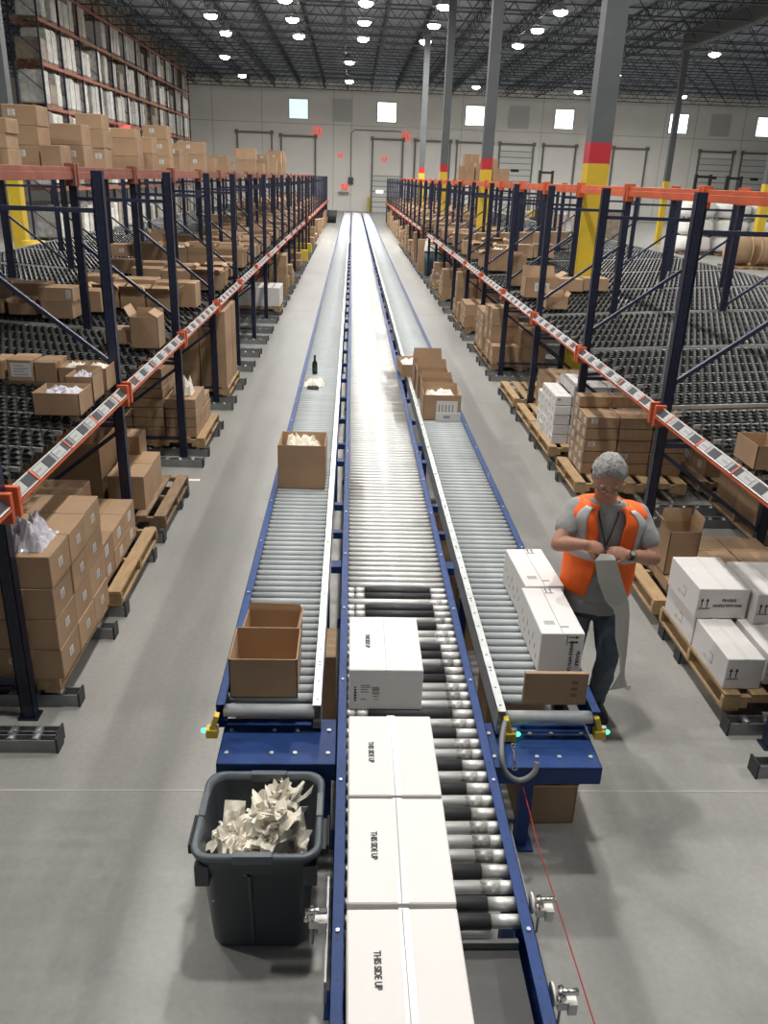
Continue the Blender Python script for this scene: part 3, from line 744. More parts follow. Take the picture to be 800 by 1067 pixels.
# white boxes on the central conveyor
zt = CZ+.0245
for i, (y0, y1, lab) in enumerate(((1.30, 1.925, 'white box marked THIS SIDE UP, nearest the camera on the central conveyor'), (1.945, 2.425, 'white box marked THIS SIDE UP, second from the camera on the central conveyor'),
                                   (2.44, 2.93, 'white box marked THIS SIDE UP, third from the camera on the central conveyor'), (3.285, 3.785, 'white box with printed grey front, furthest of the four on the central conveyor'))):
    L = y1-y0; t = thing('white_carton', lab, 'carton', (.2, (y0+y1)/2, zt), R((.5, -.3, .2, -.1)[i]), 'white boxes on the central conveyor')
    link('body', carton_mesh(.352, L, .224, True, False), t)
    b = MB(); b.box(-.012, .022, -L/2-.001, L/2+.001, .224, .2246, WTAPE); b.box(-.012, .022, -L/2-.0012, -L/2, .19, .224, WTAPE); b.box(-.0012, .0012, -L/2, L/2, .2246, .2252, WSEAM); b.obj('packing_tape', t)
    yy = {0: .095, 1: 0.005, 2: .005, 3: .01}[i]
    text_obj('THIS SIDE UP', .030, t, (-.086, yy, .2252), (0, 0, R(-90)), INK, xs=.74, bold=.0009)
    if i == 3:
        b = MB()
        for q, hh in ((.054, .010), (.068, .012), (.083, .013), (.099, .013), (.114, .011), (.128, .008)): b.box(-.151, -.139-.002*(q > .1), -L/2-.0014, -L/2, q-hh/2, q+hh/2-.002, INK)
        b.obj('bold_print', t); b = MB()
        for (u0, u1, v0, v1) in ((-.12, -.075, .135, .14), (-.12, -.07, .125, .13), (-.12, -.085, .112, .118), (-.12, -.08, .098, .104), (-.065, -.03, .105, .13), (-.065, -.03, .088, .1), (-.06, -.035, .072, .08), (-.12, -.09, .056, .062), (-.06, -.03, .056, .06)):
            b.box(u0, u1, -L/2-.0014, -L/2, v0, v1, GREYINK if v0 < .12 else DSTEEL)
        b.obj('printed_panel', t)
def arrows(t, loc, rot, s=1.0, name='arrow_mark'):
    b = MB(); e = .0006
    for dx in (-.012, .012):
        b.box(dx-.0025, dx+.0025, -.02, .012, 0, e, INK); b.add([(dx-.008, .010, e), (dx+.008, .010, e), (dx, .026, e)], [(0, 1, 2)], INK)
    b.box(-.024, .024, -.028, -.024, 0, e, INK)
    o = b.obj(name, t); o.location = loc; o.rotation_euler = rot; o.scale = (s, s, s); return o
# tall white boxes on right conveyor
zr_ = .735+.0245
for i, (x, y, L, dx, lab) in enumerate(((1.105, 3.815, .50, .225, 'white FRAGILE box with up arrows on the right conveyor, nearer to the camera'), (1.115, 4.335, .50, .225, 'white box on the right conveyor, behind the other and closest to the worker'))):
    t = thing('white_carton', lab, 'carton', (x, y, zr_), R((.8, 3)[i]), 'white boxes on the right conveyor')
    link('body', carton_mesh(dx, L, .232, True, False), t)
    arrows(t, (.03, L/2-.035, .2328), (0, 0, 0), 1.1)
    b = MB(); b.box(.0, .045, -L/2+.06, -L/2+.075, .232, .2327, GREYINK); b.box(-.075, -.02, -L/2+.09, -L/2+.13, .232, .2326, WSEAM); b.obj('printed_mark', t)
    if i == 0:
        arrows(t, (.055, -L/2-.0006, .195), (R(90), R(90), 0), 1.2)
        text_obj('FRAGILE', .024, t, (.088, -L/2-.001, .085), (R(90), R(90), 0), INK, xs=1.0, bold=.001); text_obj('HANDLE WITH CARE', .024, t, (.05, -L/2-.001, .085), (R(90), R(90), 0), INK, xs=.9, bold=.001)
    b = MB()
    for j in range(9): b.box(-dx/2-.0012, -dx/2, -L/2+.06+j*.045, -L/2+.07+j*.045, .05+.03*(j % 3), .075+.035*(j % 3), GREYINK)
    b.obj('side_print', t)
# kraft tray end at the near roller, right conveyor
t = thing('folded_carton', 'folded flat kraft carton at the near end of the right conveyor before white box', 'carton', (1.02, 3.30, zr_))
MB().box(-.155, .155, -.012, .012, 0, .175, KRAFT).obj('front_panel', t, bevel=.003)
MB().box(-.150, .150, .012, .03, 0, .16, KRAFT2).obj('rear_panel', t, bevel=.003)
b = MB()
for z in (.045, .08, .115): b.box(.075, .105, -.0128, -.011, z, z+.018, KSEAM)
b.obj('printed_mark', t)
# ------------- left conveyor cartons
open_carton(-.385, 3.475, zr_, .325, .30, .215, 'open kraft carton at the near end of the left conveyor, tall front panel', flaps=(0, 0, 0, 0))
open_carton(-.385, 3.79, zr_, .29, .27, .155, 'smaller open kraft tray right behind the nearest carton on the left conveyor', flaps=(0, 1, 0, 1), fl=.035, ang=(0, 5, 15, 25), rz=R(-3))
open_carton(-.365, 6.37, zr_, .375, .38, .365, 'tall open kraft carton with white paper inside, alone in mid left conveyor', flaps=(0, 0, 0, 0), fill=CRUMP, rz=R(-1))
# ------------- bottle and scraps
def bottle(x, y, z, label):
    t = thing('glass_bottle', label, 'bottle', (x, y, z)); pr = [(.0, .0), (.036, 0), (.038, .01), (.038, .15), (.034, .18), (.016, .215), (.014, .27), (.016, .275), (.016, .30)]
    b = MB(); b.rings([[(max(r_, .001)*math.cos(k*math.pi/9), max(r_, .001)*math.sin(k*math.pi/9), zz) for k in range(18)] for r_, zz in pr], GLASSB); b.obj('body', t)
    b = MB(); b.rings([[(.0385*math.cos(k*math.pi/9), .0385*math.sin(k*math.pi/9), zz) for k in range(18)] for zz in (.05, .10)], TANKB, cap0=False, cap1=False); b.obj('bottle_label', t)
bottle(-.44, 10.35, zr_, 'dark green glass bottle standing on the left roller conveyor'); bpy.data.objects['glass_bottle'].scale = (.9, .9, .78)
o = crumple(.12, .10, .06, CRUMP, n=12, seed=3, amp=.9); o.name = 'paper_scrap'; o.location = (-.42, 9.75, zr_); tag(o, 'white paper scrap lying just in front of the bottle on the left conveyor', 'paper')
o = crumple(.07, .045, .03, BLACKR, n=10, seed=5, amp=.9); o.name = 'dark_scrap'; o.location = (-.43, 9.55, zr_); tag(o, 'small dark crumpled scrap in front of the white paper on the left conveyor', 'scrap')
# ------------- right conveyor kraft cartons
open_carton(.975, 8.47, zr_, .39, .36, .27, 'open kraft carton with torn white label, nearest of the row on the right conveyor', flaps=(0, 1, 0, 0), fl=.05, ang=(0, 0, 0, 0), fill=CRUMP, stickers=(('front', .05, .13, .22, .16),))
o = MB().box(-.13, .13, -.006, .006, 0, .09, PAPER).box(-.05, .02, -.0072, -.006, .03, .06, GREYINK).obj('paper_label', None, (1.04, 8.27, zr_), R(2)); tag(o, 'white printed sheet hanging down in front of the labelled carton on the right conveyor', 'paper sheet')
for i, (y, dz, fl__) in enumerate(((8.92, .27, .06), (9.4, .28, .10), (9.85, .30, .12))):
    open_carton(.985-.012*i, y, zr_, .36, .40, dz, 'open kraft carton on the right conveyor, %s of the tight row' % ORD[i+1], 'open cartons in a row on the right conveyor', flaps=(0, 1, .5, 0), fl=fl__, ang=(0, 5, 20, 0))
carton(.83, 9.85, zr_+.0, .20, .80, .18, 'long closed kraft carton with paper on top, left of the open row on the right conveyor', rz=R(6), stickers=(('top', .02, .0, .12, .3),)) if False else None
open_carton(.80, 10.55, zr_, .30, .55, .16, 'low kraft carton with white sheet on top, furthest on the right conveyor', flaps=(0, 0, 0, 0), fill=CRUMP, rz=R(4))
# ------------- cartons on the floor under and beside the conveyors
open_carton(1.06, 3.49, 0, .30, .36, .24, 'open kraft carton on the floor under the right conveyor end', flaps=(0, 0, 1, 1), fl=.1, ang=(0, 0, -70, 40))
for i, (x, y, dx, dy, dz, s_) in enumerate(((-.37, 3.72, .38, .32, .60, 'left'), (-.20, 4.35, .3, .34, .45, 'left'), (-.33, 5.3, .4, .4, .4, 'left'), (1.0, 4.1, .34, .34, .60, 'right'), (.95, 5.2, .38, .42, .5, 'right'), (.92, 6.6, .4, .4, .45, 'right'))):
    carton(x, y, 0, dx, dy, dz, 'kraft carton standing on the floor beneath the %s conveyor, %s from its near end' % (s_, ORD[i % 3]), 'cartons under the conveyors')

# ------------- grey waste bin with paper
t = thing('waste_bin', 'square grey plastic waste bin full of crumpled white paper beside the central conveyor', 'bin', (-.34, 2.735, 0))
t.scale = (.985, .985, .82)
def rrect(hx, hy, r_, z, n=6):
    out = []
    for cx, cy, a0 in ((hx-r_, hy-r_, 0), (-hx+r_, hy-r_, 90), (-hx+r_, -hy+r_, 180), (hx-r_, -hy+r_, 270)):
        for i in range(n+1): a = R(a0+90*i/n); out.append((cx+r_*math.cos(a), cy+r_*math.sin(a), z))
    return out
b = MB(); b.rings([rrect(.200, .155, .06, 0), rrect(.21, .165, .06, .03), rrect(.232, .225, .065, .60), rrect(.246, .240, .07, .605), rrect(.25, .245, .07, .70)], GREYP, cap1=False)
b.rings([rrect(.195, .15, .06, .02), rrect(.236, .232, .065, .70)][::-1], GREYP, cap0=False); b.obj('bin_body', t)
b = MB(); b.rings([rrect(.25, .245, .07, .70), rrect(.265, .258, .08, .70), rrect(.268, .262, .08, .722), rrect(.262, .256, .078, .735), rrect(.242, .238, .066, .735), rrect(.236, .232, .065, .70)], GREYRIM, cap0=False, cap1=False); b.obj('rim', t)
for (x0, x1, y0, y1) in ((-.09, .07, -.262, -.232), (-.07, .09, .228, .256), (-.265, -.236, -.03, .11), (.236, .265, -.03, .11)):
    MB().box(x0, x1, y0, y1, .69, .742, GREYRIM).obj('rim_notch', t, bevel=.004)
for sx in (-1, 1):
    MB().box(*sorted((sx*.25, sx*.290)), -.13, .05, .60, .635, BLACKR).box(*sorted((sx*.282, sx*.295)), -.13, .05, .60, .66, BLACKR).obj('handle', t, bevel=.006)
b = MB(); b.bar((-.03, -.168, .05), (-.03, -.228, .58), .012, .012, GREYP); b.obj('rib', t)
for sx in (-1, 1): MB().box(*sorted((sx*.19, sx*.249)), -.246, -.20, .53, .66, GREYP).obj('corner_rib', t, bevel=.006)
rr = random.Random(4)
base = crumple(.19, .19, .24, CRUMP, n=46, seed=11, amp=.55); base.name = 'crumpled_paper'; base.location = (-.34, 2.735, .30); tag(base, 'bed of crumpled ivory paper filling the grey waste bin', 'paper')
def sheet(x, y, z, w_, h_, rx, ry, rz, label, M=CRUMP, seed=0, amp=.02):
    b = MB(); n = 9; rs = random.Random(seed); o_ = Vector((rs.random()*20, rs.random()*20, 0)); vs = []
    for i in range(n):
        for j in range(n):
            u, v = -.5+i/(n-1), -.5+j/(n-1); vs.append((u*w_, v*h_, noise.noise(Vector((u*3.2, v*3.2, 0))+o_)*amp*4+abs(noise.noise(Vector((u*8, v*8, 1))+o_))*amp))
    b.add(vs, [(i*n+j, (i+1)*n+j, (i+1)*n+j+1, i*n+j+1) for i in range(n-1) for j in range(n-1)], M)
    o = b.obj('paper_sheet', None, (x, y, z)); o.rotation_euler = (rx, ry, rz); so = o.modifiers.new('t', 'SOLIDIFY'); so.thickness = .001
    return tag(o, label, 'paper', 'papers in the waste bin')
sheet(-.47, 2.80, .49, .09, .17, R(60), R(8), R(6), 'flat ivory paper strip standing upright at the left in the waste bin', seed=1, amp=.004)
sheet(-.36, 2.73, .50, .13, .17, R(28), R(-8), R(20), 'smooth folded paper strip in the middle of the waste bin', seed=2, amp=.012)
rp = random.Random(21)
for i in range(20):
    x = -.34+rp.uniform(-.02, .15); y = 2.745+rp.uniform(-.12, .14); z = .485+rp.uniform(-.02, .07)+(.07 if x > -.27 and y > 2.58 else 0)
    sheet(x, y, z, rp.uniform(.07, .15), rp.uniform(.07, .13), rp.uniform(-1.2, 1.2), rp.uniform(-1, 1), rp.uniform(0, 3), 'crumpled ivory paper piece in the heap on the right side of the waste bin', seed=i+30, amp=.028)
for i in range(10):
    sheet(-.34+rp.uniform(-.17, .02), 2.675+rp.uniform(-.10, .06), .47+rp.uniform(0, .03), rp.uniform(.07, .13), rp.uniform(.07, .11), rp.uniform(-.8, .8), rp.uniform(-.7, .7), rp.uniform(0, 3), 'crumpled ivory paper piece low at the front left of the waste bin', seed=i+70, amp=.022)
# grey bin at right edge
t = thing('waste_bin', 'dark grey plastic bin cut off by the right edge, beside the white boxes pallet', 'bin', (2.86, 4.03, 0))
b = MB(); b.rings([rrect(.17, .21, .05, .03), rrect(.20, .25, .05, .68), rrect(.215, .265, .05, .69), rrect(.215, .265, .05, .73), rrect(.185, .235, .05, .73), rrect(.16, .2, .05, .1)], GREYRIM); b.obj('bin_body', t)
MB().box(-.22, .22, -.27, -.25, .60, .66, BLACKR).obj('handle', t, bevel=.005)
for sx in (-.13, .13): MB().tube([(sx-.02, -.17, .035), (sx+.02, -.17, .035)], .035, BLACKR, 12).obj('wheel', t)
o = crumple(.06, .03, .008, CRUMP, n=8, seed=9); o.name = 'paper_scrap'; o.location = (-1.66, 8.4, 0); tag(o, 'small torn white scrap lying on the floor of the left aisle', 'paper')

# ================================================================== GOODS: FLOW DECKS
G = 'cartons on the left flow decks'
def dk(side, x, y, dx, dy, dz, label, opened=False, lift=0, rz=0, fill=None, stickers=(), fl=.08, flaps=(0, 1, 1, 1), ang=(20, 15, 30, 30), group=None, along='x', white=False):
    z = max(deckz(x-dx/2, side), deckz(x+dx/2, side))+.028+lift
    g = group or 'cartons on the %s flow decks' % side
    if opened: return open_carton(x, y, z, dx, dy, dz, label, g, rz, flaps, fl, ang, fill, white, stickers)
    return carton(x, y, z, dx, dy, dz, label, g, white, rz, along, stickers)
dk('left', -2.03, 5.76, .32, .30, .16, 'open kraft carton stuffed with clear plastic, nearest the camera on the left rack', True, fill=PLASTIC, flaps=(0, 0, 0, 0))
dk('left', -1.99, 6.14, .20, .26, .19, 'open kraft carton with white side label just behind the plastic-filled one', True, flaps=(0, 1, 0, 1), ang=(0, 0, 0, 5), fl=.03, fill=PLASTIC)
dk('left', -2.60, 6.68-.06, .19, .26, .17, 'kraft carton with large white printed front label, on the left rack near its first bay', stickers=(('front', .01, .09, .16, .11),))
dk('left', -2.41, 6.66, .17, .28, .16, 'plain kraft carton right of the one with a large front label, left rack')
dk('left', -2.82, 6.62, .18, .26, .15, 'kraft carton left of the large-label carton, cut by the picture edge')
dk('left', -2.21, 6.66, .21, .28, .13, 'low open kraft carton with white contents, third in the front row of the left rack', True, fill=CRUMP, flaps=(0, 0, 0, 0))
dk('left', -1.99, 6.50, .20, .30, .18, 'open kraft carton with white contents, next to the second navy post', True, fill=CRUMP, flaps=(0, 0, 0, 0))
G2 = [(-3.22, 9.42, .34, .18, 0), (-3.22, 9.42, .38, .15, .18), (-3.62, 9.47, .30, .13, 0), (-3.62, 9.78, .36, .30, 0), (-4.0, 9.78, .36, .30, 0), (-3.98, 9.42, .34, .12, 0)]
for i, (x, y, dx, dz, lf) in enumerate(G2):
    dk('left', x, y, dx, .30, dz, ['lower kraft carton of the pair at the right end of the back row, left rack', 'upper kraft carton with white end label stacked on the back row, left rack', 'low kraft carton with pale flaps in the back row, left rack',
        'long kraft carton in the back row behind the low one, left rack', 'kraft carton of the back row at the left edge of the picture', 'small kraft carton in the back row at the left edge'][i], opened=(i == 2), lift=lf, fl=.04, stickers=(('front', .14, .08, .05, .09),) if i == 1 else ())
dk('left', -1.99, 8.20, .27, .30, .30, 'upright kraft carton with raised flap standing at the aisle edge, left rack', True, flaps=(0, .5, 1, 1), fl=.1, ang=(0, 0, 30, -60))
dk('left', -2.30, 8.30, .22, .28, .14, 'low kraft carton tucked behind the upright one, left rack')
rg = random.Random(12)
def fill_bay(side, k, dens, mx, lanes=6, skip=(), hvar=(.14, .3)):
    X0 = LX if side == 'left' else RX; sg = -1 if side == 'left' else 1; Y0 = LY0 if side == 'left' else RY0
    out = []
    for ln in range(lanes):
        y = Y0+k*P_+.22+ln*(P_-.3)/lanes+.06
        if ln in skip or rg.random() > dens: continue
        n = rg.randint(1, mx); dz = rg.uniform(*hvar); dx = rg.choice((.36, .42, .48)); x = X0+sg*(.08+dx/2)
        for j in range(n):
            op = rg.random() < (.4 if j == 0 else .2)
            if side == 'right' and abs(x-3.85) < .18+dx/2 and any(abs(y-c) < .4 for c in (13.95, 25.5, 37.5, 49.5)): x += sg*(dx+.015); continue
            out.append((x, y, dx, .31, dz*rg.uniform(.96, 1.0), op, ln, j)); x += sg*(dx+.012)
    return out
counts = {'left': 0, 'right': 0}
def emit(side, k, items):
    far = MB()
    for (x, y, dx, dy, dz, op, ln, j) in items:
        dx2 = round(dx, 2); dz2 = round(dz*33)/33
        if k <= 11:
            lab = '%skraft carton on the %s rack, %s bay, %s lane, %s in its queue' % ('open ' if op else '', side, ORD[k+1], ORD[ln], ORD[j])
            if op and k < 8: dk(side, x, y, dx2, dy, dz2, lab, True, fl=.09, flaps=(0, .8, 1, 1), ang=(0, rg.uniform(-10, 50), rg.uniform(10, 80), rg.uniform(10, 80)), fill=CRUMP if rg.random() < .3 else None, rz=rg.uniform(-.03, .03))
            else: dk(side, x, y, dx2, dy, dz2, lab, rz=rg.uniform(-.03, .03), stickers=(('front', rg.uniform(-.1, .1), dz2/2, .08, .07),) if (rg.random() < .3 and k < 7) else ())
            counts[side] += 1
        else:
            z = deckz(x, side)+.03; FAR[side].box(x-dx/2, x+dx/2, y-dy/2, y+dy/2, z, z+dz, KRAFT); FAR[side].box(x-dx/2+.01, x+dx/2-.01, y-.02, y+.02, z+dz, z+dz+.002, KRAFT2)
FAR = {'left': MB(), 'right': MB()}
# left: bays seen behind the upright carton
def run(side, y, n, dx, dz, lab, x0off=.06, op=()):
    sg = -1 if side == 'left' else 1; X0 = LX if side == 'left' else RX; x = X0+sg*(x0off+dx/2)
    for j in range(n):
        dk(side, x, y, dx, .32, dz, '%s, %s in the queue' % (lab, ORD[j]), opened=(j in op), fl=.12, flaps=(1, 1, 1, 1), ang=(60, 70, 70, 60), rz=rg.uniform(-.02, .02)); x += sg*(dx+.012)
run('left', 10.0, 1, .26, .24, 'small kraft carton between second and third post', 1.0)
run('left', 10.42, 3, .30, .22, 'open kraft carton with pale flaps, left rack third bay front lane', .28, (0, 1, 2))
run('left', 10.82, 3, .48, .30, 'large kraft carton, left rack third bay middle lane', .05)
run('left', 11.9, 1, .36, .18, 'kraft carton far back in the third bay, left rack', 1.5)
run('left', 12.55, 3, .42, .24, 'kraft carton, left rack fourth bay front lane', .0, (0,))
run('left', 13.1, 2, .36, .26, 'open kraft carton, left rack fourth bay second lane', .02, (0,))
run('left', 13.7, 4, .46, .2, 'kraft carton, left rack fourth bay third lane', .1)
for k in range(4, NL): 
    if k not in LGAP: emit('left', k, fill_bay('left', k, .85, 5 if k < 12 else 8))
dk('right', 2.64, 4.9, .2, .3, .16, 'kraft carton cut off by the right edge, on the right rack beside the label strip', True, flaps=(0, 0, 0, 1))
dk('right', 2.87, 12.72, .50, .34, .30, 'open kraft carton with white front label and raised flap, on the right rack', True, flaps=(0, 1, 0, 1), fl=.14, ang=(0, 10, 0, 60), stickers=(('front', .0, .16, .22, .12),))
dk('right', 2.86, 11.6, .30, .28, .17, 'small open kraft carton at the aisle edge, third bay of the right rack', True, flaps=(0, 1, 1, 1), fl=.06)
run('right', 13.4, 2, .40, .19, 'kraft carton of the run behind the labelled carton, right rack', .70)
dk('right', 2.80, 14.25, .24, .34, .48, 'tall narrow kraft carton standing on the right rack, fourth bay', True, flaps=(0, 1, 0, 0), fl=.05)
dk('right', 2.86, 16.6, .36, .34, .40, 'square kraft carton with torn white flap on the right rack, fifth bay', True, flaps=(0, 0, 1, 1), fill=CRUMP)
run('right', 17.4, 2, .4, .25, 'kraft carton, right rack fifth bay front lane', .05, (0,))
run('right', 19.1, 4, .45, .28, 'kraft carton, right rack sixth bay front lane', .1, (0,))
run('right', 20.2, 3, .45, .3, 'kraft carton, right rack sixth bay second lane', .05, (1,))
run('right', 21.6, 6, .45, .38, 'kraft carton, right rack seventh bay front lane', .1)
run('right', 22.6, 4, .45, .3, 'kraft carton, right rack seventh bay second lane', .1, (0,))
for k in range(7, NR):
    if k not in RGAP: emit('right', k, fill_bay('right', k, .85, 5 if k < 12 else 8))

# ================================================================== GOODS: FLOOR PALLETS
def stack(side, k, xe, y0, nx, ny, hts, dx, dy, dz, where, white=False, z0=.22, stick=None, jit=.006, group=None, tape=True, labs=True):
    """xe = aisle-side edge; grid grows away from the aisle. hts[i][j] = tiers for column i (from aisle) row j (from camera). only boxes on the visible shell are built"""
    sg = -1 if side == 'left' else 1; rj = random.Random(int(y0*10))
    for i in range(nx):
        for j in range(ny):
            H = hts[i][j] if isinstance(hts, list) else hts
            for l in range(H):
                hid = i > 0 and j > 0 and l < H-1 and l < (hts[i-1][j] if isinstance(hts, list) else hts) and l < (hts[i][j-1] if isinstance(hts, list) else hts)
                if hid: continue
                x = xe+sg*(dx/2+i*(dx+.006)); y = y0+dy/2+j*(dy+.006)
                st = ()
                if stick and i == 0: st = ((('right' if side == 'left' else 'left'), rj.uniform(-.02, .02), dz*.5, stick, stick*.9),)
                if stick and j == 0 and rj.random() < .3: st = st+(('front', -dx*.25, dz*.6, stick, stick*.7),)
                lab = '%s carton, %s tier, %s row, column %s, %s' % ('white' if white else 'kraft', ('bottom', 'second', 'third', 'fourth', 'fifth', 'sixth', 'seventh', 'eighth', 'ninth')[l], ORD[j], ('one', 'two', 'three', 'four', 'five')[i], where)
                carton(x+rj.uniform(-jit, jit), y+rj.uniform(-jit, jit)*.4, z0+l*dz, dx-(.008 if dz < .14 else 0), dy, dz-(.008 if dz < .14 else .002), lab, group or 'cartons on ' + where, white, rj.uniform(-.01, .01), 'y', st, tape)
ZP = .10+.12
# left
pallet(-2.24, 4.85, .10, 'wooden pallet under the nearest kraft stack, lower left', ly=1.1, lx=1.0, group='pallets at the left rack')
stack('left', 0, -1.69, 4.27, 3, 3, [[4, 4, 4], [4, 4, 4], [4, 3, 3]], .38, .32, .205, 'nearest pallet, lower left', stick=.06)
o = crumple(.17, .15, .12, PLASTIC, n=24, seed=8, amp=.9); o.name = 'crumpled_packing'; o.location = (-1.92, 4.48, ZP+.82); tag(o, 'grey crumpled plastic packing lying on top of the nearest kraft stack, left', 'packing')
pallet(-2.20, 6.0, .10, 'wooden pallet under the labelled kraft cartons, second from the camera on the left', ly=1.2, lx=1.1, group='pallets at the left rack')
stack('left', 0, -1.78, 5.42, 3, 3, [[2, 2, 2], [3, 3, 3], [4, 3, 3]], .34, .33, .165, 'second left pallet', stick=.085)
pallet(-2.18, 7.4, .10, 'rough wooden pallet partly empty under brown cartons, third from the camera on the left', True, ly=1.1, lx=1.1, group='pallets at the left rack')
stack('left', 0, -1.84, 7.0, 1, 2, 1, .33, .36, .32, 'third left pallet')
open_carton(-2.52, 7.35, ZP, .62, .70, .62, 'big open kraft carton standing on the third pallet at the left, behind the navy post', flaps=(0, 0, 0, 1), fl=.2, ang=(0, 0, 0, 45))
carton(-2.14, 7.75, ZP, .26, .26, .5, 'tall kraft carton beside the big open one, third pallet at the left')
pallet(-2.22, 9.76, .10, 'wooden pallet under the flat brown cartons, fourth from the camera on the left', ly=1.1, lx=1.1, group='pallets at the left rack')
stack('left', 0, -1.76, 9.24, 3, 3, [[4, 4, 3], [7, 7, 7], [7, 7, 7]], .36, .32, .115, 'fourth left pallet')
o = crumple(.12, .12, .16, CRUMP, n=16, seed=17, amp=.9); o.name = 'crumpled_packing'; o.location = (-1.95, 9.5, ZP+.46); tag(o, 'crumpled kraft paper on the low end of the flat brown cartons', 'packing')
pallet(-2.30, 12.25, .10, 'wooden pallet under the tall brown block, fifth from the camera on the left', ly=1.15, lx=1.15, group='pallets at the left rack')
stack('left', 0, -1.76, 11.68, 3, 3, [[1, 1, 1], [1, 1, 1], [1, 1, 1]], .37, .37, 1.08, 'fifth left pallet', stick=None)
pallet(-2.2, 20.2, .10, 'wooden pallet under white cartons, mid left rack', ly=1.1, lx=1.1, group='pallets at the left rack')
stack('left', 0, -1.66, 19.7, 3, 3, 2, .35, .33, .21, 'pale pallet mid left rack', white=True)
rq = random.Random(5)
def rand_pallet(side, y, idx):
    sg = -1 if side == 'left' else 1; xe = (-1.68 if side == 'left' else 2.38); Y0 = LY0 if side == 'left' else RY0
    kk = math.floor((y-Y0)/P_); r0 = y-Y0-kk*P_; y = Y0+kk*P_+(.12 if r0 < .75 else 1.22)
    nm = 'pallet at %s from the camera, %s rack' % ('%d paces' % round(y), side)
    pallet(xe+sg*.55, y+.53, .10, 'wooden pallet under the %s rack, %s of the far row' % (side, ORD[idx]), rq.random() < .4, ly=1.1, lx=1.0, group='pallets at the %s rack' % side)
    nx, ny = 2, rq.choice((2, 3)); dz = rq.uniform(.2, .32); dy = .92/ny
    hts = [[rq.randint(1, 3) for _ in range(ny)] for _ in range(nx)]
    stack(side, 0, xe+sg*.05, y+.02, nx, ny, hts, .46, round(dy, 2), round(dz, 2), '%s %s pallet of the far row' % (ORD[idx], side), stick=.09 if side == 'right' else None, jit=.02)
for i, y in enumerate((23.2, 25.9, 29, 40.5, 43, 45.8, 48.5, 51, 54, 57, 60, 62.5)): rand_pallet('left', y, i)
for i, y in enumerate((13.9, 15.3, 17.6, 19.0, 22.6, 25.0)): rand_pallet('right', y, i)
for i, y in enumerate((34.0, 36.4, 38.6, 41, 43.5, 46, 48.6, 51, 53.6, 56, 58.6)): rand_pallet('right', y, i+6)
# right near
pallet(2.92, 4.72, .10, 'light wooden pallet under the white boxes at the right edge', ly=1.12, lx=1.15, group='pallets at the right rack')
def frag(x, y, z, dx, L, dz, label, text=True, rz=0, sidemark=True, arr=True):
    t = thing('white_carton', label, 'carton', (x, y, z), rz, 'white boxes on the pallet at the right'); link('body', carton_mesh(dx, L, dz, True, False), t)
    if arr: arrows(t, (-dx/2+.05, -L/2-.0008, dz*.52), (R(90), 0, 0), 1.5)
    if text: text_obj('FRAGILE', .026, t, (.04, -L/2-.001, dz*.62), (R(90), 0, 0), INK, bold=.001); text_obj('HANDLE WITH CARE', .024, t, (.035, -L/2-.001, dz*.44), (R(90), 0, 0), INK, xs=.85, bold=.001)
    b = MB(); b.box(-.012, .012, -L/2, L/2, dz, dz+.0012, WTAPE); b.obj('packing_tape', t)
    if sidemark:
        b = MB()
        for (u0, u1, v0, v1) in ((-.06, .0, .06, .066), (-.06, .0, .12, .126), (-.06, -.054, .06, .126), (.02, .08, .05, .055), (.02, .06, .065, .07)): b.box(-dx/2-.001, -dx/2, u0, u1, v0, v1, GREYINK)
        b.obj('side_print', t)
    return t
frag(2.475, 4.47, ZP, .235, .50, .215, 'white box with up arrows, lowest and nearest the camera on the right pallet', text=False)
frag(2.475, 4.99, ZP, .235, .50, .215, 'white box on the bottom layer of the right pallet, behind the nearest one', text=False)
frag(2.80, 4.52, ZP, .33, .50, .215, 'white box, bottom layer of the right pallet, behind the grey bin', text=False)
frag(2.80, 5.05, ZP, .33, .50, .215, 'white box on the bottom layer of the right pallet, under the right upper box', text=False, arr=False)
frag(3.16, 4.8, ZP, .33, .50, .215, 'white box on the bottom layer at the far right of the right pallet', text=False, arr=False)
frag(2.51, 4.97, ZP+.218, .345, .50, .22, 'white box printed FRAGILE HANDLE WITH CARE on the upper layer of the right pallet')
frag(2.875, 4.90, ZP+.218, .345, .50, .22, 'white box, upper layer of the right pallet, right of the FRAGILE one', text=False)
pallet(2.92, 5.92, .10, 'light wooden pallet with flat kraft cartons, behind the white boxes', ly=1.1, lx=1.2, group='pallets at the right rack')
stack('right', 0, 2.47, 5.52, 3, 3, 1, .36, .28, .10, 'pallet behind the white boxes')
open_carton(2.585, 5.72, ZP+.10, .24, .22, .36, 'tall open kraft carton with raised flaps standing on the flat cartons, right of the worker', flaps=(0, 1, 1, 1), fl=.11, ang=(0, 5, 35, 8))
pallet(2.98, 8.38, .10, 'wooden pallet under the tall labelled brown stack at right', ly=.84, lx=1.2, group='pallets at the right rack')
stack('right', 0, 2.50, 8.22, 3, 3, [[5, 5, 6], [5, 5, 6], [5, 5, 6]], .36, .18, .128, 'tall labelled stack at right', stick=.07, tape=False)
pallet(2.92, 9.72, .10, 'wooden pallet under the white carton stack at right', ly=1.1, lx=1.1, group='pallets at the right rack')
stack('right', 0, 2.42, 9.29, 4, 5, [[5, 5, 5, 5, 4], [6, 6, 6, 6, 5], [6, 6, 7, 6, 5], [6, 6, 6, 6, 5]], .20, .17, .118, 'white stack at right', white=True, stick=.05, tape=False)
pallet(2.92, 10.75, .10, 'wooden pallet with low kraft cartons behind the white stack at right', ly=.9, lx=1.1, group='pallets at the right rack')
stack('right', 0, 2.62, 10.4, 2, 2, 3, .40, .38, .17, 'pallet behind the white stack')
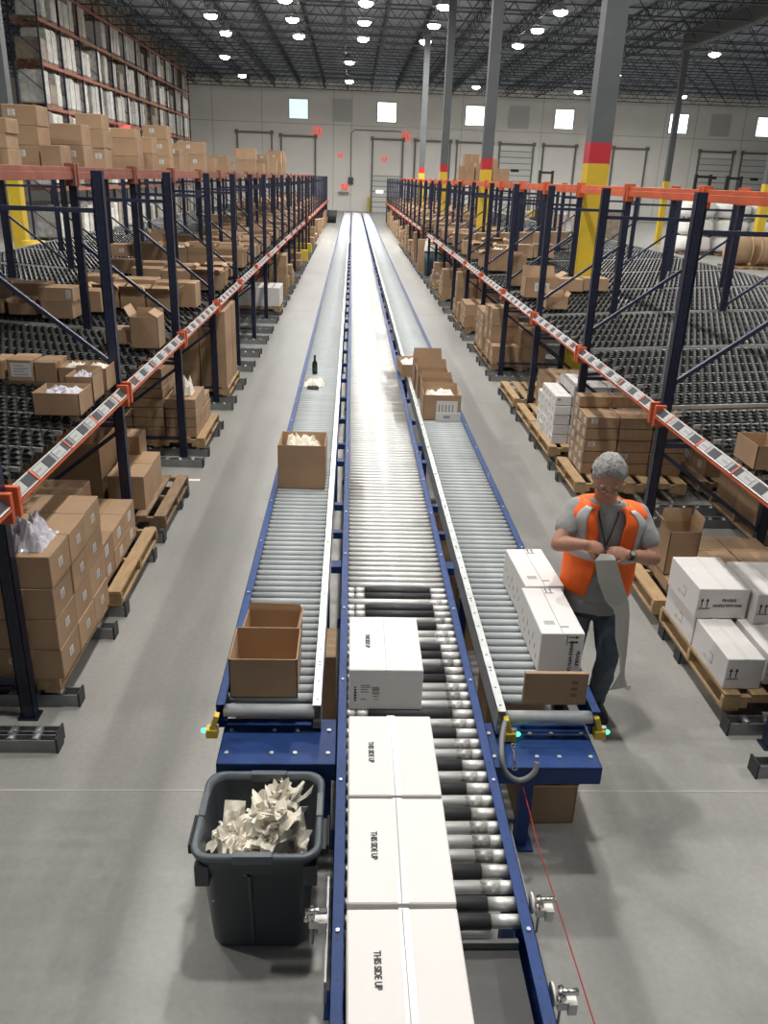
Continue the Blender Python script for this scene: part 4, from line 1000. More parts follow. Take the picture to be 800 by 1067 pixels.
pallet(2.92, 12.0, .10, 'empty wooden pallet sticking out into the right aisle', ly=1.1, lx=1.1, group='pallets at the right rack')
pallet(4.3, 8.6, .10, 'wooden pallet deep under the right rack behind the labelled brown stack', True, ly=1.1, lx=1.1, group='pallets at the right rack')
stack('right', 0, 3.85, 8.2, 2, 3, 4, .42, .34, .2, 'deep right pallet behind labelled stack', stick=.09)
pallet(4.35, 7.2, .10, 'wooden pallet with big brown cartons deep under the right rack', True, ly=1.1, lx=1.2, group='pallets at the right rack')
stack('right', 0, 3.8, 6.9, 2, 2, [[2, 2], [2, 2]], .52, .42, .36, 'deep right pallet, big cartons')
pallet(-3.6, 9.6, .10, 'wooden pallet deep under the left rack behind the flat brown cartons', True, ly=1.1, lx=1.2, group='pallets at the left rack')
stack('left', 0, -3.1, 9.2, 2, 2, 3, .5, .42, .26, 'deep left pallet, middle')
pallet(-3.55, 5.2, .10, 'wooden pallet deep under the left rack behind the nearest stack', True, ly=1.1, lx=1.2, group='pallets at the left rack')
stack('left', 0, -3.0, 4.75, 2, 3, 4, .42, .32, .22, 'deep left pallet, near stack')
pallet(-3.5, 7.3, .10, 'wooden pallet deep under the left rack behind the big open carton', True, ly=1.1, lx=1.2, group='pallets at the left rack')
stack('left', 0, -3.0, 6.9, 2, 2, 3, .45, .42, .26, 'deep left pallet, big open carton')
# cross-aisle bits
t = thing('waste_bin', 'teal bin full of pale paper beside a large flat carton in the right aisle gap', 'bin', (2.75, 29.3, 0))
b = MB(); b.rings([rrect(.2, .2, .05, 0), rrect(.25, .25, .06, .8)], TANKB); b.obj('bin_body', t); b = MB(); b.rings([rrect(.26, .26, .06, .8), rrect(.26, .26, .06, .84)], TANKB); b.obj('rim', t)
o = crumple(.24, .24, .5, CRUMP, n=16, seed=44, amp=.6); o.name = 'crumpled_paper'; o.location = (2.75, 29.3, .84); tag(o, 'pale paper heaped over the teal bin in the right aisle gap', 'paper')
carton(2.72, 30.2, 0, .75, .25, 1.15, 'large flat kraft carton standing upright behind the teal bin', tape=False)
t = thing('waste_bin', 'small black bin on the floor by the far left end of the conveyors', 'bin', (-1.45, 62.2, 0)); b = MB(); b.rings([rrect(.3, .3, .08, 0), rrect(.38, .38, .08, .8)], BLACKR); b.obj('bin_body', t); b = MB(); b.rings([rrect(.4, .4, .08, .8), rrect(.4, .4, .08, .86)], GREYRIM); b.obj('rim', t)
for i, (x, y) in enumerate(((-2.0, 36.6), (-2.0, 33.3))):
    t = thing('post_guard', 'yellow floor guard at the cross aisle of the left rack, %s' % ('far side', 'near side')[i], 'guard', (x, y, 0)); MB().box(-.35, .3, -.08, .08, 0, .42, YELLOW).obj('guard_plate', t, bevel=.02); MB().box(-.4, .35, -.12, .12, 0, .02, YELLOW).obj('base_plate', t)

# ================================================================== CARTONS ON TOP OF THE LEFT RACK
o_ = MB()
dkm = MB().box(-.85, .85, -P_/2+.03, P_/2-.03, 0, .02, DSTEEL).mesh('shelf_panel')
for k in range(0, 16):
    o = link('shelf_panel', dkm, None, (LX-LD-.9, LY0+(k+.5)*P_, 3.075)); tag(o, 'steel shelf panel on top of the left rack under the cartons, %s bay' % ORD[k+1], 'shelf', 'top shelf panels of the left rack')
ZT = 3.097
TOPS = [ # x, y, dx, dy, heights
 (-3.52, 8.3, .26, .30, (.14, .13, .13)), (-3.26, 8.5, .16, .30, (.14, .13, .13)), (-3.32, 9.3, .34, .34, (.19, .18, .19)), (-3.02, 9.2, .2, .3, (.2,)),
 (-3.10, 9.9, .36, .34, (.22, .21)), (-3.12, 10.9, .30, .32, (.22, .2, .17)), (-3.30, 11.5, .34, .32, (.2, .2)), (-3.05, 12.2, .32, .32, (.16, .22, .12)), (-3.35, 12.9, .36, .32, (.25, .2)),
 (-3.10, 13.3, .34, .34, (.22, .22)), (-3.06, 14.2, .36, .34, (.2, .24, .2)), (-3.08, 15.2, .34, .34, (.24, .1)), (-3.2, 16.2, .4, .4, (.3,)), (-3.08, 17.3, .5, .4, (.3, .22)), (-3.4, 17.9, .4, .4, (.5,)),
 (-3.1, 18.8, .46, .4, (.26,)), (-3.08, 20.2, .6, .4, (.34,)), (-3.1, 21.6, .4, .4, (.2,)), (-3.12, 26.2, .55, .5, (.36, .30)), (-3.75, 26.3, .4, .5, (.3,)), (-3.10, 28.2, .6, .5, (.3,)), (-3.15, 30.5, .5, .5, (.4, .2)),
 (-3.1, 33, .6, .6, (.5,)), (-3.1, 35.2, .6, .5, (.4, .4)), (-3.2, 37.2, .6, .5, (.5, .4)), (-3.3, 39, .7, .5, (.4, .4))]
rt_ = random.Random(2)
for i, (x, y, dx, dy, hs) in enumerate(TOPS):
    z = ZT
    for j, h in enumerate(hs):
        carton(x+rt_.uniform(-.015, .015), y, z, dx, dy, h-.002, 'kraft carton on top of the left rack, %s pile from the camera, %s' % (ORD[i], ('lowest', 'second up', 'third up')[j]), 'cartons on top of the left rack', rz=rt_.uniform(-.04, .04), along='x', stickers=(('front', rt_.uniform(-.08, .08), h*.6, .07, .06),) if rt_.random() < .4 else ()); z += h
for i, (x, y, h) in enumerate(((3.9, 30.5, .5), (4.5, 30.6, .6), (5.1, 30.5, .45), (4.2, 31.6, .9), (4.9, 31.8, .8))):
    carton(x, y, 3.08, .55, .5, h, 'kraft carton on top of the right rack, %s of the small pile' % ORD[i], 'cartons on top of the right rack')

# ================================================================== HIGH RACKING AT LEFT
HX, HY0, HB, HN = -13.0, 39.0, 2.78, 12
t0 = None
for k in range(HN+1):
    if t0 is None:
        t0 = thing('rack_upright_frame', '', 'rack frame'); pm = MB().box(-.035, .035, -.04, .04, 0, 10.3, NAVY).mesh('post'); link('post', pm, t0); link('post', pm, t0, (-1.15, 0, 0))
        for z in range(7): MB().bar((0, 0, .4+z*1.4), (-1.15, 0, 1.3+z*1.4), .035, .035, NAVYB).obj('diagonal_brace', t0)
        o = t0
    else: o = dup(t0)
    o.location = (HX, HY0+k*HB, 0); o['label'] = 'tall dark upright frame of the high pallet racking, %s from the near end' % ORD[k]; o['group'] = 'upright frames of the high racking'
LV = (2.2, 3.85, 5.45, 7.1, 8.75, 10.2)
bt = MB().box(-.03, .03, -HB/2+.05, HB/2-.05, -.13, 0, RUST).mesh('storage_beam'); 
for k in range(HN):
    for li, z in enumerate(LV):
        for xo in (0, -1.15):
            o = link('storage_beam', bt, None, (HX+xo, HY0+(k+.5)*HB, z)); tag(o, 'rust orange beam of the high racking, %s level, %s bay, %s side' % (ORD[li], ORD[k], 'front' if xo == 0 else 'rear'), 'rack beam', 'beams of the high racking')
def load_mesh(dx, dy, dz, M, seed):
    bm = bmesh.new(); bmesh.ops.create_cube(bm, size=1); bmesh.ops.scale(bm, vec=(dx, dy, dz), verts=bm.verts); bmesh.ops.translate(bm, vec=(0, 0, dz/2+.12), verts=bm.verts)
    bmesh.ops.bevel(bm, geom=bm.edges[:], offset=.03, segments=2, affect='EDGES'); bmesh.ops.subdivide_edges(bm, edges=bm.edges[:], cuts=2, use_grid_fill=True)
    for v in bm.verts: v.co += noise.noise_vector(v.co*3+Vector((seed, 0, 0)))*.03
    me = bpy.data.meshes.new('load'); bm.to_mesh(me); bm.free(); b = MB(); b.add([v.co[:] for v in me.vertices], [tuple(p.vertices) for p in me.polygons], M)
    b.box(-dx/2, dx/2, -dy/2, dy/2, .09, .12, DWOOD)
    for x in (-dx/2+.05, 0, dx/2-.05): b.box(x-.04, x+.04, -dy/2, dy/2, 0, .09, DWOOD)
    return b.mesh('wrapped_load')
loads = [load_mesh(1.05, w_, h, M, i) for i, (w_, h, M) in enumerate(((.62, 1.25, WRAP), (.75, 1.15, WRAP), (.6, 1.3, WRAP2), (.8, .8, WRAP2), (.7, 1.0, WRAP), (.55, 1.32, WRAP)))]
rl = random.Random(9)
for k in range(HN):
    for j, (yy, q) in enumerate(((.5, 1), (1.35, 2), (2.15, 3))):
        o = link('wrapped_pallet_load', loads[(q+k+j) % 6], None, (HX-.55, HY0+k*HB+yy, 0)); tag(o, 'wrapped load on the floor under the high racking, %s bay, %s in the bay' % (ORD[k], ORD[j]), 'pallet load', 'floor loads under the high racking')
for k in range(HN):
    for li, z in enumerate(LV):
        if li == 0 and k > 8: continue
        y = HY0+k*HB+.1; j = 0
        while y < HY0+(k+1)*HB-.5:
            if rl.random() < .10: y += .6; continue
            wdt = rl.choice((0, 1, 2, 3, 4, 5, 0, 5)) if li < 5 else 3; dyw = (.62, .75, .6, .8, .7, .55)[wdt]
            if y+dyw > HY0+(k+1)*HB-.08: break
            o = link('wrapped_pallet_load', loads[wdt], None, (HX-.55, y+dyw/2, z)); o.rotation_euler = (0, 0, rl.choice((0, math.pi)))
            tag(o, '%s load in the high racking, %s level, %s bay, %s in the bay' % ('brown wrapped' if wdt in (2, 3) else 'pale wrapped', ORD[li], ORD[k], ORD[j]), 'pallet load', 'wrapped loads in the high racking'); y += dyw+.06; j += 1
o = MB().box(-.02, .02, -.3, .3, -.3, .3, REDS).obj('red_sign', None, (HX+.08, 51.5, 5.1), R(-75)); tag(o, 'small red sign hanging on the front of the high racking', 'sign')

# ================================================================== WALL THINGS
def wsign(x, z, w_, h_, label, bars=2):
    t = thing('wall_sign', label, 'sign', (x, WY-.05, z)); MB().box(-w_/2, w_/2, -.06, 0, -h_/2, h_/2, REDS).obj('panel', t)
    b = MB()
    for i in range(bars): xx = -w_*.22+i*w_*.44/(max(1, bars-1)) if bars > 1 else 0; b.box(xx-w_*.08, xx+w_*.08, -.065, -.055, -h_*.3, h_*.3, PAPER)
    b.obj('pale_marks', t)
wsign(3.15-.25, 6.75, .0001+.8, .8, 'red square sign on far wall, right of the centre dock door') if False else None
wsign(4.97, 6.80, .78, .75, 'red square sign high on the far wall, right of the half-open dock door')
wsign(-3.42, 6.95, .78, .75, 'red square sign high on the far wall, between left door and wall vent')
for i, (x, z, s_) in enumerate(((-1.2, 4.95, .35), (3.0, 4.75, .35), (-11.0, 4.9, .35), (-.75, 2.2, .5))):
    wsign(x, z, s_*1.3, s_, 'small red sign low on the far wall, %s' % ('under the middle vent', 'on the panel of the half-open dock door', 'by the leftmost dock door', 'above the wall bench at the conveyor end')[i], 1)
o = MB().box(-.5, .5, -.35, 0, -.05, .1, DSTEEL).obj('wall_shelf', None, (-.85, WY-.02, 1.65)); tag(o, 'small dark shelf on the far wall at the end of the left conveyor', 'shelf')
o = MB().box(-.25, .25, -.25, 0, -.3, .3, COLG).obj('switch_box', None, (-.2, WY-.02, 2.75)); tag(o, 'grey electrical box on the far wall above the conveyor end', 'electrical box')
o = MB().tube([(-.2, WY-.08, 3.0), (-.2, WY-.08, 6.9), (.1, WY-.08, 7.2), (4.5, WY-.08, 7.2)], .04, TRACK, 8).obj('conduit'); tag(o, 'grey conduit bending across the far wall from the electrical box', 'conduit')
o = MB().box(-.12, .12, -.12, .12, 0, 1.35, YELLOW).obj('bollard', None, (1.55, WY-.5, 0), 0, .04); tag(o, 'yellow bollard beside the half-open dock door', 'bollard')

# ================================================================== RIGHT FAR FLOOR
def bag(x, y, z, s, label, seed):
    bm = bmesh.new(); bmesh.ops.create_uvsphere(bm, u_segments=24, v_segments=14, radius=1)
    for v in bm.verts:
        c = v.co; p = Vector((abs(c.x)**.6*math.copysign(1, c.x), abs(c.y)**.6*math.copysign(1, c.y), abs(c.z)**.5*math.copysign(1, c.z)))
        p += noise.noise_vector(p*2+Vector((seed, 0, 0)))*.12; v.co = Vector((p.x*s*.62, p.y*s*.6, (p.z+1)*s*.30))
    me = bpy.data.meshes.new('sack'); bm.to_mesh(me); bm.free(); me.materials.append(BAG); me.polygons.foreach_set('use_smooth', [True]*len(me.polygons))
    o = link('bulk_sack', me, None, (x, y, z)); tag(o, label, 'sack', 'white bulk sacks')
i = 0
for lvl in range(3):
    for j, x in enumerate((17.4, 19.2, 21.0, 22.8)):
        bag(x, 43.4, .12+lvl*.82, 1.35, 'white bulk sack on the open floor at right, %s from left, %s' % (ORD[j], ('bottom', 'middle', 'top')[lvl]), i*3); i += 1
for j, x in enumerate((17.4, 19.2, 21, 22.8)): pallet(x, 43.4, 0, 'wooden pallet under the white bulk sacks, %s from left' % ORD[j], True, ly=1.3, lx=1.5, group='pallets under the sacks')
for j, x in enumerate((16.6, 17.75, 18.9)):
    t = thing('cardboard_reel', 'brown cardboard reel on a pallet at the right edge, %s from left' % ORD[j], 'reel', (x, 36.2, .12), 0, 'cardboard reels')
    b = MB(); b.tube([(-.34, 0, .62), (.34, 0, .62)], .60, KRAFT, 28); b.obj('roll', t)
    for sx in (-1, 1): MB().tube([(sx*.35, 0, .62), (sx*.40, 0, .62)], .62, KRAFT2, 28).obj('flange', t)
    pallet(x, 36.2, 0, 'wooden pallet under the cardboard reel, %s from left' % ORD[j], ly=1.1, lx=1.1, group='pallets under the reels')
for j, (x, y, h) in enumerate(((12.5, 46, 1.6), (14.2, 46.5, 1.7), (11, 47, 1.5), (9.2, 48, 1.5))):
    o = link('wrapped_pallet_load', load_mesh(1.2, 1.1, h, WRAP2, j+20), None, (x, y, 0)); tag(o, 'brown wrapped pallet load on the open floor behind the right rack, %s from right' % ORD[3-j], 'pallet load', 'pallet loads on the open floor')
def forklift(x, y, label):
    t = thing('forklift', label, 'forklift', (x, y, 0))
    b = MB(); b.box(-.6, .6, 0, 1.9, .25, 1.0, BLACKR); b.box(-.58, .58, 1.2, 2.1, .3, 1.35, YELLOW); b.obj('chassis', t, bevel=.05)
    b = MB()
    for sx in (-.42, .42): b.box(sx-.07, sx+.07, -.35, -.15, .1, 3.9, BLACKR)
    for z in (.5, 2.1, 3.7): b.box(-.42, .42, -.3, -.2, z, z+.14, BLACKR)
    b.obj('mast', t)
    b = MB()
    for sx in (-.5, .5):
        for yy in (.3, 1.5): b.bar((sx, yy, .9), (sx, yy+(.2 if yy < 1 else 0), 2.2), .06, .06, BLACKR)
    b.box(-.55, .55, .4, 1.6, 2.2, 2.27, BLACKR); b.obj('overhead_guard', t)
    for sx in (-.5, .5):
        for yy in (.2, 1.6): MB().tube([(sx-.1, yy, .3), (sx+.1, yy, .3)], .3, BLACKR, 18).obj('wheel', t)
    for sx in (-.3, .3): MB().box(sx-.06, sx+.06, -1.3, -.3, .08, .13, DSTEEL).obj('fork', t)
forklift(20.2, 50.5, 'dark forklift with tall mast behind the white sacks, left of the two')
forklift(22.9, 52.5, 'dark forklift with tall mast behind the white sacks, right of the two')
forklift(12.6, 57.5, 'dark forklift far off behind the right rack, between two columns')
o = MB().tube([(0, 0, 0), (0, 0, 1.0)], .32, YELLOW, 20).tube([(0, 0, .3), (0, 0, .36)], .34, YELLOW, 20).tube([(0, 0, .7), (0, 0, .76)], .34, YELLOW, 20).obj('yellow_drum', None, (-9.6, 26.3, 0)); tag(o, 'ribbed yellow plastic drum at the foot of the left grey column', 'drum')
for s_ in ('left', 'right'):
    o = FAR[s_].obj('carton'); tag(o, 'countless small kraft cartons in the furthest bays of the %s rack' % s_, 'cartons', None, 'stuff')
#==PART3==
#==PART3==
# ================================================================== WORKER
SKIN = mat('skin', (.40, .195, .125), .55, noise_s=12, var=.06)
HAIR = mat('grey_hair', (.36, .35, .33), .8, noise_s=38, var=.30, bump=.8, bscale=70, stretch=(1, 1, .35))
TEE = mat('grey_tshirt', (.27, .27, .265), .85, noise_s=5, var=.07, bump=.35, bscale=11)
VEST = mat('orange_vest', (.90, .135, .012), .75, bump=.3, bscale=13)
REFL = mat('reflective_tape', (.42, .41, .41), .4)
JEAN = mat('denim', (.085, .115, .15), .85, noise_s=9, var=.18, bump=.5, bscale=12)
SHOE = mat('black_shoe', (.012, .013, .016), .5)
def ev_mesh(me, mods):
    o = bpy.data.objects.new('tmp', me); COL.objects.link(o)
    for ty, kw in mods:
        m_ = o.modifiers.new('m', ty)
        for k_, v_ in kw.items(): setattr(m_, k_, v_)
    dg = bpy.context.evaluated_depsgraph_get(); out = bpy.data.meshes.new_from_object(o.evaluated_get(dg)); bpy.data.objects.remove(o); return out
def solid(name, mb, M, vox, parent, smooth=3, extra=()):
    me = ev_mesh(mb.mesh('t'), [('REMESH', dict(mode='VOXEL', voxel_size=vox)), ('SMOOTH', dict(factor=.5, iterations=smooth))]+list(extra))
    me.materials.clear(); me.materials.append(M); me.polygons.foreach_set('use_smooth', [True]*len(me.polygons)); me.polygons.foreach_set('material_index', [0]*len(me.polygons))
    return link(name, me, parent)
def ell(b, c, r_, M, rot=None, n=20):
    rg = []
    for i in range(1, n):
        p = math.pi*i/n; rg.append([(r_[0]*math.sin(p)*math.cos(2*math.pi*k/n), r_[1]*math.sin(p)*math.sin(2*math.pi*k/n), -r_[2]*math.cos(p)) for k in range(n)])
    if rot is not None: rg = [[tuple(rot @ Vector(q)) for q in g] for g in rg]
    rg = [[(q[0]+c[0], q[1]+c[1], q[2]+c[2]) for q in g] for g in rg]; b.rings(rg, M)
OX, OY = 1.47, 4.22
man = thing('person', 'person with grey hair, glasses, orange vest and jeans, holding a long paper strip', 'person', (OX, OY, 0))
def L_(x, y, z): return Vector((x-OX, y-OY, z))
def limb(b, pts, rad, M, n=16):
    # resample for smooth taper
    P = [L_(*p) for p in pts]; q = []; rr2 = []
    for i in range(len(P)-1):
        for s in range(6): t = s/6; q.append(P[i].lerp(P[i+1], t)); rr2.append(rad[i]*(1-t)+rad[i+1]*t)
    q.append(P[-1]); rr2.append(rad[-1])
    b.tube(q, rr2, M, n)
    for p, r_ in zip(P, rad): ell(b, p, (r_*.99,)*3, M, n=12)
TOR = [(.80, 1.457, 4.22, .168, .122), (.86, 1.455, 4.215, .174, .130), (.95, 1.455, 4.21, .180, .142), (1.05, 1.455, 4.20, .182, .150), (1.15, 1.455, 4.20, .182, .146), (1.25, 1.455, 4.195, .188, .134), (1.34, 1.455, 4.19, .196, .124),
       (1.40, 1.455, 4.19, .192, .110), (1.44, 1.452, 4.185, .165, .092), (1.475, 1.445, 4.175, .115, .078), (1.505, 1.435, 4.16, .070, .064)]
def tor(z):
    for a, c in zip(TOR, TOR[1:]):
        if z <= c[0]: t = max(0, (z-a[0])/(c[0]-a[0])); return [a[i]*(1-t)+c[i]*t for i in range(1, 5)]
    return TOR[-1][1:]
def tring(z, off=0, n=40, a0=-math.pi, a1=math.pi, closed=True):
    cx, cy, rx, ry = tor(z); out = []
    for k in range(n):
        a = a0+(a1-a0)*k/(n if closed else n-1); s_, c_ = math.sin(a), math.cos(a); e = .86
        x = (rx+off)*math.copysign(abs(s_)**e, s_); y = -(ry+off)*math.copysign(abs(c_)**e, c_)
        out.append((cx+x-OX, cy+y-OY, z-x*.09))
    return out
def zs(a, c, n): return [a+(c-a)*i/(n-1) for i in range(n)]
SHL, SHR = (1.295, 4.20, 1.425), (1.635, 4.195, 1.395)
ELL, ELR = (1.165, 4.06, 1.265), (1.715, 4.07, 1.185)
WRL, WRR = (1.295, 3.985, 1.30), (1.535, 3.97, 1.25)
# ---- body
b = MB()
b.rings([tring(z, -.014, 30) for z in zs(.86, 1.50, 16)], SKIN)
limb(b, [(1.435, 4.165, 1.45), (1.412, 4.135, 1.58)], [.064, .058], SKIN)
limb(b, [SHL, (1.225, 4.13, 1.345), ELL], [.052, .046, .041], SKIN); limb(b, [ELL, (1.215, 4.03, 1.28), WRL], [.041, .042, .026], SKIN)
limb(b, [SHR, (1.675, 4.13, 1.29), ELR], [.052, .046, .042], SKIN); limb(b, [ELR, (1.65, 4.03, 1.205), WRR], [.042, .043, .026], SKIN)
limb(b, [(1.54, 4.22, .86), (1.56, 4.15, .50), (1.60, 4.33, .09)], [.08, .052, .035], SKIN); limb(b, [(1.39, 4.22, .86), (1.38, 4.19, .50), (1.37, 4.34, .09)], [.08, .052, .035], SKIN)
def hand(b, W, f, nrm, ts):
    """W wrist, f finger direction, nrm back-of-hand normal, ts=+1/-1 thumb side"""
    W = L_(*W); f = Vector(f).normalized(); nrm = (Vector(nrm)-f*Vector(nrm).dot(f)).normalized(); s = f.cross(nrm).normalized()*ts
    K = W+f*.088; rot = Matrix((f, s, nrm)).transposed()
    ell(b, W+f*.05, (.052, .040, .017), SKIN, rot, 16); ell(b, W+f*.018, (.034, .030, .019), SKIN, rot, 14)
    for i, (ln, dl) in enumerate(((.070, 0), (.078, .004), (.072, .002), (.058, -.006))):
        p = K+s*(.030-i*.0195)+f*dl-f*.012; d = f; pts = [p-f*.02, p]; 
        for q, ang in enumerate((38, 82, 120)):
            a = R(ang); d = f*math.cos(a)-nrm*math.sin(a); p = p+d*ln*(.48, .30, .22)[q]; pts.append(p)
        b.tube(pts, [.0085, .0092, .0088, .0080, .0062], SKIN, 10)
        for p_, r_ in zip(pts[1:], (.0092, .0088, .008, .0062)): ell(b, p_, (r_,)*3, SKIN, n=8)
    p0 = W+f*.025+s*.026; p1 = W+f*.058+s*.050-nrm*.012; p2 = W+f*.088+s*.044-nrm*.026; p3 = W+f*.106+s*.030-nrm*.034
    b.tube([p0, p1, p2, p3], [.014, .012, .0098, .0078], SKIN, 10)
    for p_, r_ in ((p1, .012), (p2, .0098), (p3, .0078)): ell(b, p_, (r_,)*3, SKIN, n=8)
hand(b, (1.298, 3.983, 1.30), (.86, -.10, -.28), (-.1, -.75, .65), 1)
hand(b, (1.530, 3.968, 1.252), (-.92, -.08, .16), (.1, -.75, .65), -1)
# head
HR = Matrix.Rotation(R(-9), 3, 'Z') @ Matrix.Rotation(R(27), 3, 'X'); HC = L_(1.405, 4.10, 1.652)
def g(x, s): return math.exp(-(x/s)**2)
def headpt(u, v, off=0):
    """u azimuth (0 = face), v polar from top"""
    x = math.sin(v)*math.sin(u); y = -math.sin(v)*math.cos(u); z = math.cos(v)
    X, Y, Z = x*(.077+off), y*(.098+off), z*(.120+off)
    if y > 0: Y *= 1.03
    if z < 0: t = -z; X *= 1-.26*t**1.5; Y = Y*(1-.10*t) if y < 0 else Y*(1-.25*t)-.012*t
    if z > 0: X *= 1+.04*z
    if y < 0:
        fx = -Y/.098
        Y -= .026*g(X, .011)*g(Z+.022, .017)*(1 if Z < -.005 else 1) + .013*g(X, .009)*g(Z-.008, .022)
        Y += .011*(g(X-.033, .016)+g(X+.033, .016))*g(Z-.008, .012)
        Y -= .005*g(abs(X)-.03, .024)*g(Z-.030, .009)
        Y -= .006*g(X, .024)*g(Z+.062, .010); Y += .004*g(X, .02)*g(Z+.0625, .003)
        Y -= .010*g(X, .022)*g(Z+.100, .018)
        Y -= .004*g(abs(X)-.045, .018)*g(Z+.025, .02)
    return Vector((X, Y, Z))*1.07
nu, nv = 64, 44
rg = [[tuple(HC+HR @ headpt(2*math.pi*k/nu, math.pi*(i+.5)/nv)) for k in range(nu)] for i in range(nv)][::-1]
b.rings([r_[::-1] for r_ in rg], SKIN)
for sx in (-1, 1):
    ell(b, HC+HR @ Vector((sx*.079, .012, -.004)), (.010, .021, .033), SKIN, HR @ Matrix.Rotation(R(18*sx), 3, 'Z'), 14)
solid('body', b, SKIN, .0042, man, 2)
# hair
vs = []; fs = []; idx = {}
b = MB()
for i in range(nv*2):
    for k in range(nu*2):
        u = 2*math.pi*k/(nu*2); v = math.pi*(i+.5)/(nv*2); p = headpt(u, v, 0)
        uu = math.degrees(min(u, 2*math.pi-u))
        lim = .084 if uu < 20 else .084-(uu-20)/35*.044 if uu < 55 else .040-(uu-55)/25*.032 if uu < 80 else -.0-(uu-80)/30*.045 if uu < 110 else -.055
        lim += noise.noise(Vector((u*9, v*9, 0)))*.008
        if 78 < uu < 104 and p.z < .03: lim = max(lim, .022)
        d = (p.z-lim)
        if d < -.004: continue
        th = min(1, max(0, (d+.004)/.030)); nn_ = Vector((p.x/.077, p.y/.098, p.z/.12)).normalized()
        q = p+nn_*(.002+.011*th+.006*th*noise.noise(p*42)+.0035*th*noise.noise(p*110)+(.006*th if p.z > .07 and p.y < 0 else 0))
        idx[(i, k)] = len(vs); vs.append(tuple(HC+HR @ q))
for (i, k) in idx:
    a = [(i, k), (i, (k+1) % (nu*2)), (i+1, (k+1) % (nu*2)), (i+1, k)]
    if all(q in idx for q in a): fs.append(tuple(idx[q] for q in a)[::-1])
b.add(vs, fs, HAIR, True); b.obj('hair', man)
def hp(x, y, z): return HC+HR @ (Vector((x, y, z))*1.07)
def rod(name, pts, r_, M, n=8): return MB().tube(pts, r_, M, n).obj(name, man)
EYE = mat('eye_white', (.33, .25, .21), .3)
for sx in (-1, 1):
    b = MB(); ell(b, hp(sx*.033, -.080, .006), (.011, .011, .011), EYE, n=12); ell(b, hp(sx*.033, -.089, .001), (.005, .004, .005), INK, n=10); b.obj('eye', man)
    rod('eyebrow', [hp(sx*.017, -.099, .024), hp(sx*.033, -.098, .030), hp(sx*.05, -.088, .026)], [.0025, .0035, .002], HAIR)
    ring = [hp(sx*.034+.021*math.cos(a*math.pi/8), -.112+.004*abs(math.cos(a*math.pi/8)), .002+.015*math.sin(a*math.pi/8)) for a in range(17)]
    rod('glasses_rim', ring, .0013, INK, 6)
    rod('glasses_temple', [hp(sx*.054, -.106, .006), hp(sx*.074, -.08, .008), hp(sx*.086, .005, .006)], .0014, INK, 6)
rod('glasses_bridge', [hp(-.013, -.113, .004), hp(0, -.117, .007), hp(.013, -.113, .004)], .0014, INK, 6)
LIP = mat('lips', (.34, .14, .10), .5)
rod('mouth', [hp(-.022, -.083, -.063), hp(-.01, -.0905, -.062), hp(0, -.092, -.0625), hp(.01, -.0905, -.062), hp(.022, -.083, -.063)], [.001, .0026, .003, .0026, .001], LIP)
# ---- t-shirt
b = MB(); b.rings([tring(z, .004, 40) for z in zs(.865, 1.495, 26)], TEE); b.rings([tring(z, .012, 40) for z in zs(.80, .88, 5)], TEE)
limb(b, [(1.33, 4.2, 1.42), SHL, (1.222, 4.13, 1.335)], [.07, .068, .066], TEE); limb(b, [(1.6, 4.2, 1.395), SHR, (1.685, 4.125, 1.275)], [.07, .068, .068], TEE)
dm = bpy.data.textures.new('folds', 'CLOUDS'); dm.noise_scale = .10
solid('t_shirt', b, TEE, .009, man, 4, [('DISPLACE', dict(texture=dm, strength=.018, mid_level=.5))])
# ---- jeans
b = MB(); b.rings([tring(z, .004, 30) for z in zs(.86, .93, 3)], JEAN)
ell(b, L_(1.46, 4.225, .86), (.178, .128, .11), JEAN)
limb(b, [(1.545, 4.21, .84), (1.565, 4.15, .66), (1.568, 4.13, .50), (1.60, 4.25, .26), (1.605, 4.33, .07)], [.098, .088, .068, .066, .064], JEAN, 20)
limb(b, [(1.375, 4.23, .84), (1.365, 4.20, .66), (1.36, 4.18, .50), (1.37, 4.28, .26), (1.37, 4.34, .07)], [.095, .082, .066, .064, .062], JEAN, 20)
solid('jeans', b, JEAN, .010, man, 4, [('DISPLACE', dict(texture=dm, strength=.020, mid_level=.5))])
b = MB(); b.rings([tring(z, .008, 40) for z in (.775, .80)], INK, cap0=False, cap1=False); b.obj('belt', man)
for sx, x in ((0, 1.605), (1, 1.37)):
    b = MB(); rg = []
    for y, w_, h_ in ((4.13, .028, .035), (4.15, .042, .05), (4.20, .048, .065), (4.28, .042, .09), (4.36, .040, .11), (4.43, .034, .09), (4.445, .02, .05)):
        rg.append([(x+w_*math.cos(k*math.pi/8)-OX, y-OY, max(0.0, h_*.5+h_*.5*math.sin(k*math.pi/8))) for k in range(16)])
    b.rings(rg, SHOE); b.obj('shoe', man)
